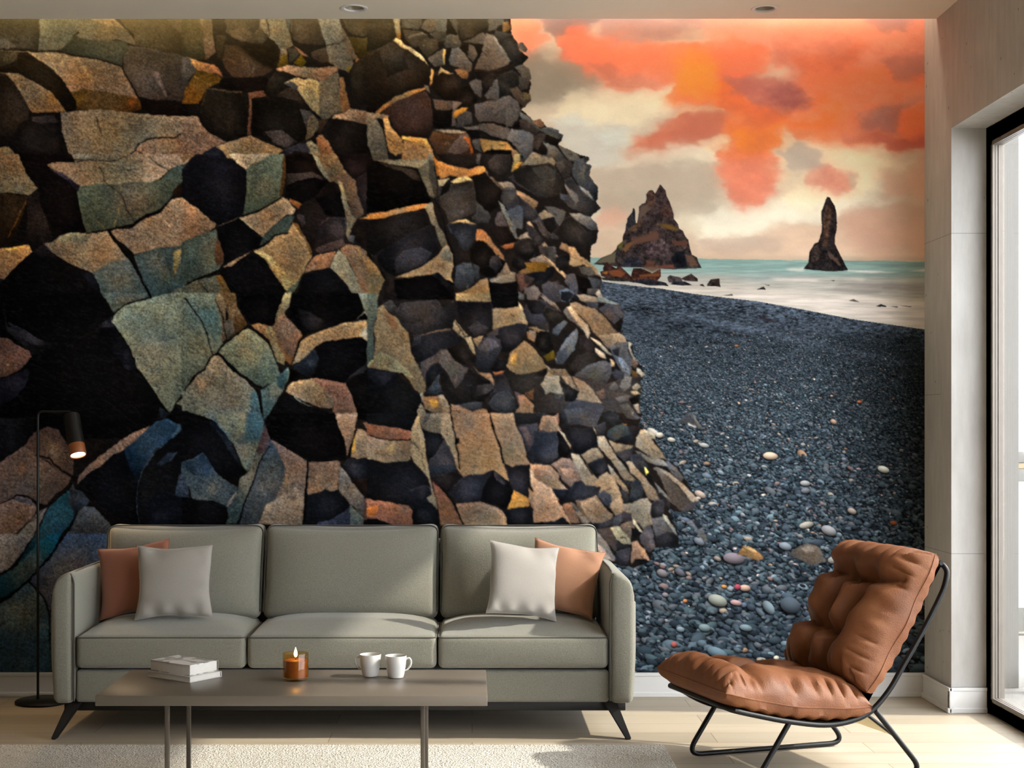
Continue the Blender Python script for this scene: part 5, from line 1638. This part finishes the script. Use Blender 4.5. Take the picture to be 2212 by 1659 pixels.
g='throw pillows on the sofa'
pillow('throw_pillow',-1.244,5.287,.530,.282,.268,.075,(-17,-9,-6),M['brownp'],'rust brown throw pillow half hidden at the left end of the sofa',g,1)
pillow('throw_pillow',-1.078,5.188,.531,.275,.268,.085,(-15,-1,4),M['greyp'],'pale grey throw pillow in front of the rust brown one',g,2)
pillow('throw_pillow',.183,5.145,.541,.268,.268,.085,(-15,8,17),M['greyp'],'pale grey throw pillow in front of the apricot tan one',g,3)
pillow('throw_pillow',.335,5.275,.534,.268,.258,.070,(-19,11,-8),M['tanp'],'apricot tan throw pillow tucked against the right arm of the sofa',g,4)
# ---------------------------------------------------------------- floor lamp
fl=empty('floor_lamp',(-1.70,5.665,0)); tag(fl,'slim black floor lamp with lit copper-rimmed spot head beside the sofa','floor lamp')
obj('lamp_base',lathe(bmesh.new(),[(0,.001),(.100,.001),(.104,.004),(.104,.010),(.100,.013),(0,.014)],56),M['lampblk'],fl)
px=-.017
pole=rcorner([(px,0,.012),(px,0,1.152),(px+.131,-.0,1.150)],.024,8)
obj('pole',tube(bmesh.new(),pole,.0052,12),M['lampblk'],fl)
ax=Vector((27,-38,-95)).normalized(); p0=Vector((px+.132,0,1.135)); rot=ax.to_track_quat('Z','Y').to_matrix().to_4x4()
Mx=Matrix.Translation(p0)@rot
sh=obj('lamp_shade',lathe(bmesh.new(),[(0,-.004),(.028,-.004),(.032,0),(.032,.128),(.030,.128),(.030,.02),(0,.02)],36,Mx),M['lampblk'],fl)
obj('rim',lathe(bmesh.new(),[(.0322,.1282),(.0325,.130),(.0325,.172),(.0315,.174),(.0285,.172),(.0285,.1282)],36,Mx),M['bronze'],sh,label='copper ring round the mouth of the lamp head')
obj('diffuser',lathe(bmesh.new(),[(0,.166),(.028,.166),(.028,.163),(0,.163)],36,Mx),M['led'],sh)
# ---------------------------------------------------------------- rug
bm=rbox(-1.88,.650,2.3,4.872,.0005,.013,.004,None,40)
tag(obj('rug',bm,M['rug']),'cream textured wool rug on the oak floor under the coffee table','rug')
# ---------------------------------------------------------------- coffee table
ct=empty('coffee_table',(-.509,4.243,.013)); tag(ct,'low taupe rectangular coffee table with thin metal legs in front of the sofa','coffee table')
ZT=.338-.013
obj('tabletop',bx(-.552,.552,-.213,.213,ZT-.0290,ZT,.0022,2),M['table'],ct)
for lx in (-.361,.368):
    for ly in (-.155,.155):
        obj('leg',bx(lx-.0062,lx+.0062,ly-.0075,ly+.0075,.0005,ZT-.0291,.0012),M['tleg'],ct)
# ---------------------------------------------------------------- things on the table
def book(z0,th,L,Wd,cx,cy,rz,label,cover):
    t=empty('book',(cx,cy,z0),rz); tag(t,label,'book','books on the coffee table')
    obj('page_block',bx(-L/2+.002,L/2-.003,-Wd/2+.003,Wd/2-.003,.0018,th-.0018,.0006),M['paper'],t)
    bm=bmesh.new(); box(bm,-L/2,L/2,-Wd/2,Wd/2,0.0002,.0018); box(bm,-L/2,L/2,-Wd/2,Wd/2,th-.0018,th); box(bm,-L/2,L/2,Wd/2-.002,Wd/2,.0002,th)
    obj('cover',bm,cover,t,False); return t
ra=math.atan2(-.109,.149)
cx,cy=(-.982-.759)/2,4.337
book(.3383,.017,.186,.128,cx,cy,ra,'white book at the bottom of the two-book stack',M['china'])
book(.3555,.032,.172,.118,cx-.003,cy+.004,ra+.03,'thick book with grey patterned cover on top of the stack',M['cover'])
cd=empty('candle',(-.528,4.286,.3383)); tag(cd,'lit candle in an amber glass tumbler on the coffee table','candle')
obj('glass_jar',lathe(bmesh.new(),[(0,.0005),(.036,.0005),(.0385,.003),(.039,.078),(.0385,.0795),(.0365,.079),(.0362,.009),(0,.008)],48),M['amber'],cd)
obj('wax',lathe(bmesh.new(),[(0,.0085),(.0345,.0085),(.0345,.058),(.030,.060),(0,.059)],40),M['wax'],cd)
obj('wick',tube(bmesh.new(),[(0,0,.058),(.0006,0,.064),(.001,0,.070)],.0009,8),M['gap'],cd)
obj('flame',lathe(bmesh.new(),[(0,.066),(.0042,.070),(.0055,.076),(.0042,.084),(.0018,.091),(0,.097)],20),M['flame'],cd)
def mug(cx,cy,hand,label):
    t=empty('mug',(cx,cy,.3383),0); tag(t,label,'mug','white mugs on the coffee table')
    obj('cup_body',lathe(bmesh.new(),[(0,.002),(.019,.0005),(.0225,.002),(.0255,.012),(.0295,.035),(.0325,.0655),(.0318,.067),(.0305,.066),(.0278,.036),(.0238,.012),(.019,.006),(0,.005)],44),M['china'],t)
    pts=spline([(.0305,0,.056),(.040,0,.0585),(.0455,0,.050),(.0440,0,.037),(.036,0,.026),(.0268,0,.021)],6)
    bm=tube(bmesh.new(),pts,.0030,10)
    o=obj('handle',bm,M['china'],t); o.rotation_euler=(0,0,hand)
    return t
mug(-.3086,4.341,math.radians(176),'white mug with its handle on the left, nearer the candle')
mug(-.230,4.317,math.radians(4),'white mug with its handle on the right, nearer the table end')
# ---------------------------------------------------------------- lounge chair
ch=empty('lounge_chair',(.735,4.738,0)); tag(ch,'black tube-framed lounge chair with tufted tan leather cushions, by the window','armchair')
U=Vector((.951,.309,0)); Wv=Vector((.309,-.951,0))
def L(u,w,z): return U*u+Wv*w+Vector((0,0,z))
WN=.44
rail=[(-.086,.243),(-.02,.226),(.09,.2005),(.217,.181),(.31,.187),(.381,.212),(.445,.270),(.4976,.345),(.5825,.471),(.640,.568),(.6565,.610)]
def rail_pts(w): return spline([L(u,w,z) for u,z in rail],5)
near=rail_pts(WN); far=rail_pts(0)
def bendtop(pts,w,s):
    return pts+spline([pts[-1],L(.662,w-s*.003,.636),L(.655,w-s*.012,.655),L(.640,w-s*.03,.664)],4)[1:]
full=bendtop(near,WN,1); fullf=bendtop(far,0,-1)
top=[L(.640,WN*k/8,.664) for k in range(8,-1,-1)]
loop_=rcorner([near[0]+(near[0]-near[1])*.0,L(-.092,WN,.2445),L(-.092,0,.2445),far[0]],[0,.02,.02,0],5)
path=fullf[::-1]
ring=full[::-1]+[L(-.094,WN-.012,.2448),L(-.094,.012,.2448)]+fullf
bm=tube(bmesh.new(),ring,.0088,12)
tube(bm,top,.0075,10)
obj('seat_frame',bm,M['black'],ch)
sled=[(.095,.194),(.004,.058),(-.004,.0105),(.48,.0105),(.556,.0135),(.553,.066),(.398,.214)]
for w in (WN,0):
    pts=rcorner([L(u,w,z) for u,z in ((.095,.194),(-.028,.0105),(.575,.0105),(.398,.214))],[0,.055,.065,0],8)
    obj('sled_leg',tube(bmesh.new(),pts,.0085,12),M['black'],ch)
bm=bmesh.new()
for w in (WN-.03,.03):
    for u in (.06,.45): lathe(bm,[(0,0)],3) if False else None
# sling under the cushions: canvas with a black edge, following the rails
def sling(u0,u1,w0,w1,off,th):
    bm=bmesh.new(); n=30; A=[]; near=spline([L(u,WN,z) for u,z in rail[:4]+[(.305,.190),(.362,.222),(.405,.285),(.487,.412),(.567,.537),(.643,.655)]],5)
    for k in range(n+1):
        f=k/n*(len(near)-1); i=min(int(f),len(near)-2); fr=f-i
        p=near[i].lerp(near[i+1],fr)-Wv*WN; d=(near[i+1]-near[i]).normalized(); nn=Wv.cross(d).normalized()
        if nn.z<0 and d.z<.8: nn=-nn
        A.append((p,nn))
    rows=[]
    for p,nn in A:
        rows.append([bm.verts.new(p+Wv*(w0+(w1-w0)*j/10)+Vector((0,0,off-.018*math.sin(PI*j/10)))) for j in range(11)])
    for k in range(n):
        for j in range(10): bm.faces.new((rows[k][j],rows[k+1][j],rows[k+1][j+1],rows[k][j+1]))
    r=bmesh.ops.solidify(bm,geom=bm.faces[:],thickness=th)
    return bm
obj('sling',sling(0,1,.006,WN-.006,-.001,.004),M['black'],ch)
bm=bmesh.new()
q=[L(.385,.03,.205),L(.385,WN-.06,.205),L(.500,WN-.045,.118),L(.500,.03,.118)]
vs=[bm.verts.new(p) for p in q]; f=bm.faces.new(vs); bmesh.ops.solidify(bm,geom=[f],thickness=.004)
fp=obj('sling_flap',bm,M['canvas'],ch,False,label='cream canvas underside of the sling')
obj('sling_edge',tube(bmesh.new(),[L(.372,WN-.055,.214),L(.503,WN-.043,.116)],.0055,8),M['black'],ch)
def tuft(fn_pos,ns,nt,tufts,T,rows,cols,seed,Wd,Ln):
    """closed tufted pad; fn_pos(s,t,h) places a point; s across, t along, h above the base"""
    rnd=random.Random(seed); bm=bmesh.new(); G=[{},{}]
    ph=[rnd.uniform(0,6.28) for _ in range(10)]
    def prof(s,t,f):
        es=1-abs(2*s-1)**5; et=1-abs(2*t-1)**5
        e=max(es,0)**.5*max(et,0)**.5
        if f==1: return -(.048+.004*math.sin(t*60+ph[7]))*e**.45
        h=T*e
        dip=0; x,y=s*Wd,t*Ln
        for (sa,ta,sb,tb,dp,wd) in rows:
            ax,ay,bx_,by_=sa*Wd,ta*Ln,sb*Wd,tb*Ln
            k=max(0,min(1,((x-ax)*(bx_-ax)+(y-ay)*(by_-ay))/max((bx_-ax)**2+(by_-ay)**2,1e-9)))
            q=math.hypot(x-ax-k*(bx_-ax)+.006*math.sin(t*19+s*13+ph[0]),y-ay-k*(by_-ay)+.006*math.sin(s*23+ph[1]))
            dip=max(dip,dp*math.exp(-(q/wd)**2)+dp*.25*math.exp(-(q/(wd*.35))**2))
        for (a,b) in tufts: dip=max(dip,.80*math.exp(-((s-a)*Wd/.040)**2-((t-b)*Ln/.040)**2))
        h*=1-dip
        ed=min(s,1-s)*Wd; ed2=min(t,1-t)*Ln; m=min(ed,ed2)
        wr=math.exp(-((m-.03)/.03)**2)
        along=t*Ln if ed<ed2 else s*Wd
        h-=.017*wr*(1-abs(math.sin(along*48+ph[2]+1.6*math.sin(along*17+ph[3]))))**2*min(1,e*2); h+=.003*wr*math.sin(along*120+ph[8])*min(1,e*2)
        h+=.0022*math.sin(s*21+ph[4]+3*math.sin(t*9))*math.sin(t*26+ph[5])*e
        return h
    for f in (0,1):
        for i in range(ns+1):
            for j in range(nt+1):
                if f==1 and (i in (0,ns) or j in (0,nt)): G[1][i,j]=G[0][i,j]; continue
                s=.5-.5*math.cos(PI*i/ns); t=.5-.5*math.cos(PI*j/nt)
                s=.6*s+.4*i/ns; t=.6*t+.4*j/nt
                h=prof(s,t,f) if not (i in (0,ns) or j in (0,nt)) else 0
                # rounded outline: corners pulled in a little
                G[f][i,j]=bm.verts.new(fn_pos(s+.012*math.sin(t*17+ph[6])*(1 if i==ns else (-1 if i==0 else 0)),t,h))
    for f in (0,1):
        for i in range(ns):
            for j in range(nt):
                q=[G[f][i,j],G[f][i+1,j],G[f][i+1,j+1],G[f][i,j+1]]; bm.faces.new(q if f==0 else q[::-1])
    seam=[G[0][i,0].co.copy() for i in range(ns)]+[G[0][ns,j].co.copy() for j in range(nt)]+[G[0][ns-i,nt].co.copy() for i in range(ns)]+[G[0][0,nt-j].co.copy() for j in range(nt)]
    return bm,seam
def seatpos(s,t,h):
    u=-.125+.505*t; z=.300-.072*t+.02*math.sin(PI*t)*-1
    w=-.022+(WN+.035)*s
    return L(u-.10*0,w,z+h)
bm,sm=tuft(seatpos,84,84,[(.46,.29),(.44,.62)],.098,[(0,.26,.46,.29,.45,.03),(.46,.29,1,.20,.22,.03),(.46,.29,.44,1,.6,.034),(0,.58,.44,.62,.5,.03)],None,5,.475,.505)
sc=obj('seat_cushion',bm,M['leather'],ch); obj('seam',tube(bmesh.new(),sm,.0022,6,True),M['leather'],sc)
B0,B1=Vector((.385,0,.262)),Vector((.634,0,.682))
bd=(B1-B0); bl=bd.length; bdir=bd.normalized(); bn=Vector((-bdir.z,0,bdir.x))
def backpos(s,t,h):
    q=B0+bdir*(bl*t)+bn*(h+.024+.012*math.sin(PI*t)*-1)
    w=-.020+(WN+.030)*s
    return L(q.x,w,q.z)
bm,sm=tuft(backpos,84,84,[(.40,.71),(.67,.70),(.37,.33),(.61,.30)],.120,[(0,.74,.40,.71,.45,.03),(.40,.71,.67,.70,.55,.03),(.67,.70,.92,.73,.38,.026),(.40,.71,.37,.33,.62,.034),(.37,.33,.36,0,.45,.03),(.67,.70,.61,.30,.62,.034),(.61,.30,.60,0,.5,.03),(0,.36,.37,.33,.5,.03),(.37,.33,.61,.30,.5,.03)],None,9,.47,bl)
bc=obj('back_cushion',bm,M['leather'],ch); obj('seam',tube(bmesh.new(),sm,.0022,6,True),M['leather'],bc)
# ---------------------------------------------------------------- the printed mural
def build_mural(cv):
    PADL,PADT=32,60
    c=np.pad(cv.c,((PADT,0),(PADL,0),(0,0)),mode='reflect')
    h,w=c.shape[:2]
    g=c**2.2                                  # to linear light
    g=np.where(c<=.04045,c/12.92,((c+.055)/1.055)**2.4)
    st=STEP
    nx,ny=int((w-1)/st)+1,int((h-1)/st)+1
    xs=np.linspace(0,w-1,nx); ys=np.linspace(0,h-1,ny)
    xi=np.minimum(xs.astype(int),w-2); yi=np.minimum(ys.astype(int),h-2); fx=(xs-xi)[None,:,None]; fy=(ys-yi)[:,None,None]
    a=g[yi][:,xi]*(1-fx)+g[yi][:,xi+1]*fx; b=g[yi+1][:,xi]*(1-fx)+g[yi+1][:,xi+1]*fx
    col=np.clip((a*(1-fy)+b*fy)*INK,0,.97)
    k=BACK/F
    X=(xs-PADL-VX)*k; Z=EYE-(ys-PADT+OY-VY)*k
    co=np.zeros((ny,nx,3),np.float32); co[...,0]=X[None,:]; co[...,1]=BACK-.0022; co[...,2]=Z[:,None]
    idx=np.arange(nx*ny,dtype=np.int32).reshape(ny,nx)
    q=np.stack([idx[:-1,:-1],idx[1:,:-1],idx[1:,1:],idx[:-1,1:]],-1).reshape(-1,4)
    me=bpy.data.meshes.new('wall_mural'); me.vertices.add(nx*ny); me.vertices.foreach_set('co',co.ravel())
    me.loops.add(q.size); me.loops.foreach_set('vertex_index',q.ravel()); me.polygons.add(len(q)); me.polygons.foreach_set('loop_start',np.arange(0,q.size,4,dtype=np.int32))
    me.update(calc_edges=True)
    at=me.color_attributes.new('print','FLOAT_COLOR','POINT'); rgba=np.ones((nx*ny,4),np.float32); rgba[:,:3]=col.reshape(-1,3); at.data.foreach_set('color',rgba.ravel())
    o=bpy.data.objects.new('wall_mural',me); C.objects.link(o)
    t=NT('printed wallpaper'); ca=t.n('ShaderNodeVertexColor',layer_name='print')
    v=t.coord(); n=t.noise(v,260,3,.7)
    a=t.mix(1.,ca.outputs[0],t.ramp(n,[(.3,(.96,.96,.96)),(.7,(1.03,1.03,1.03))]),'MULTIPLY')
    t.bsdf(a,.95,.0); me.materials.append(t.m)
    tag(o,'wall-sized printed mural of basalt cliff, black pebble beach and orange sunset sky','mural',kind='thing')
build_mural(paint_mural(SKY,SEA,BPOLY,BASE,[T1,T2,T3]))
# ---------------------------------------------------------------- light and camera
w=bpy.data.worlds.new('overcast bright sky'); bpy.context.scene.world=w; w.use_nodes=True
bg=w.node_tree.nodes['Background']; bg.inputs[0].default_value=(.95,.985,1.05,1); bg.inputs[1].default_value=WORLD
def light(name,ty,loc,energy,col,**k):
    l=bpy.data.lights.new(name,ty); l.energy=energy; l.color=col
    for a,b in k.items(): setattr(l,a,b)
    o=bpy.data.objects.new(name,l); C.objects.link(o); o.location=loc; return o
s=light('sun','SUN',(6,4,5),SUN,(1,.925,.82),angle=math.radians(1.6))
el,az=math.radians(36),math.radians(4)
dv=Vector((-math.cos(el)*math.cos(az),math.cos(el)*math.sin(az),-math.sin(el))); s.rotation_euler=dv.to_track_quat('-Z','Y').to_euler()
a=light('cove_strip','AREA',(-.07,5.715,2.90),COVE,(1,.87,.66),shape='RECTANGLE',size=3.7,size_y=.05); a.rotation_euler=(0,0,0)
p0w=Vector((-1.70,5.665,0))+p0+ax*.18
a=light('lamp_spot','SPOT',p0w,LAMP,(1,.68,.36),spot_size=math.radians(95),spot_blend=.6,shadow_soft_size=.02); a.rotation_euler=ax.to_track_quat('-Z','Y').to_euler()
light('candle_glow','POINT',(-.528,4.286,.3383+.084),.12,(1,.55,.2),shadow_soft_size=.006)
cam=bpy.data.cameras.new('camera'); co=bpy.data.objects.new('camera',cam); C.objects.link(co)
co.location=(0,0,EYE); co.rotation_euler=(PI/2,0,0)
cam.sensor_width=36; cam.lens=F*36/2212; cam.shift_x=(1106-VX)/2212; cam.shift_y=(VY-829.5)/2212; cam.clip_end=100
sc_=bpy.context.scene; sc_.camera=co
sc_.view_settings.view_transform='Standard'; sc_.view_settings.look='None'; sc_.view_settings.gamma=1; sc_.view_settings.exposure=EXPO; sc_.view_settings.use_curve_mapping=False
sc_.cycles.max_bounces=8; sc_.cycles.diffuse_bounces=5; sc_.cycles.transparent_max_bounces=12; sc_.cycles.use_denoising=True; sc_.cycles.use_adaptive_sampling=True; sc_.cycles.adaptive_threshold=.025
sc_.cycles.sample_clamp_indirect=6
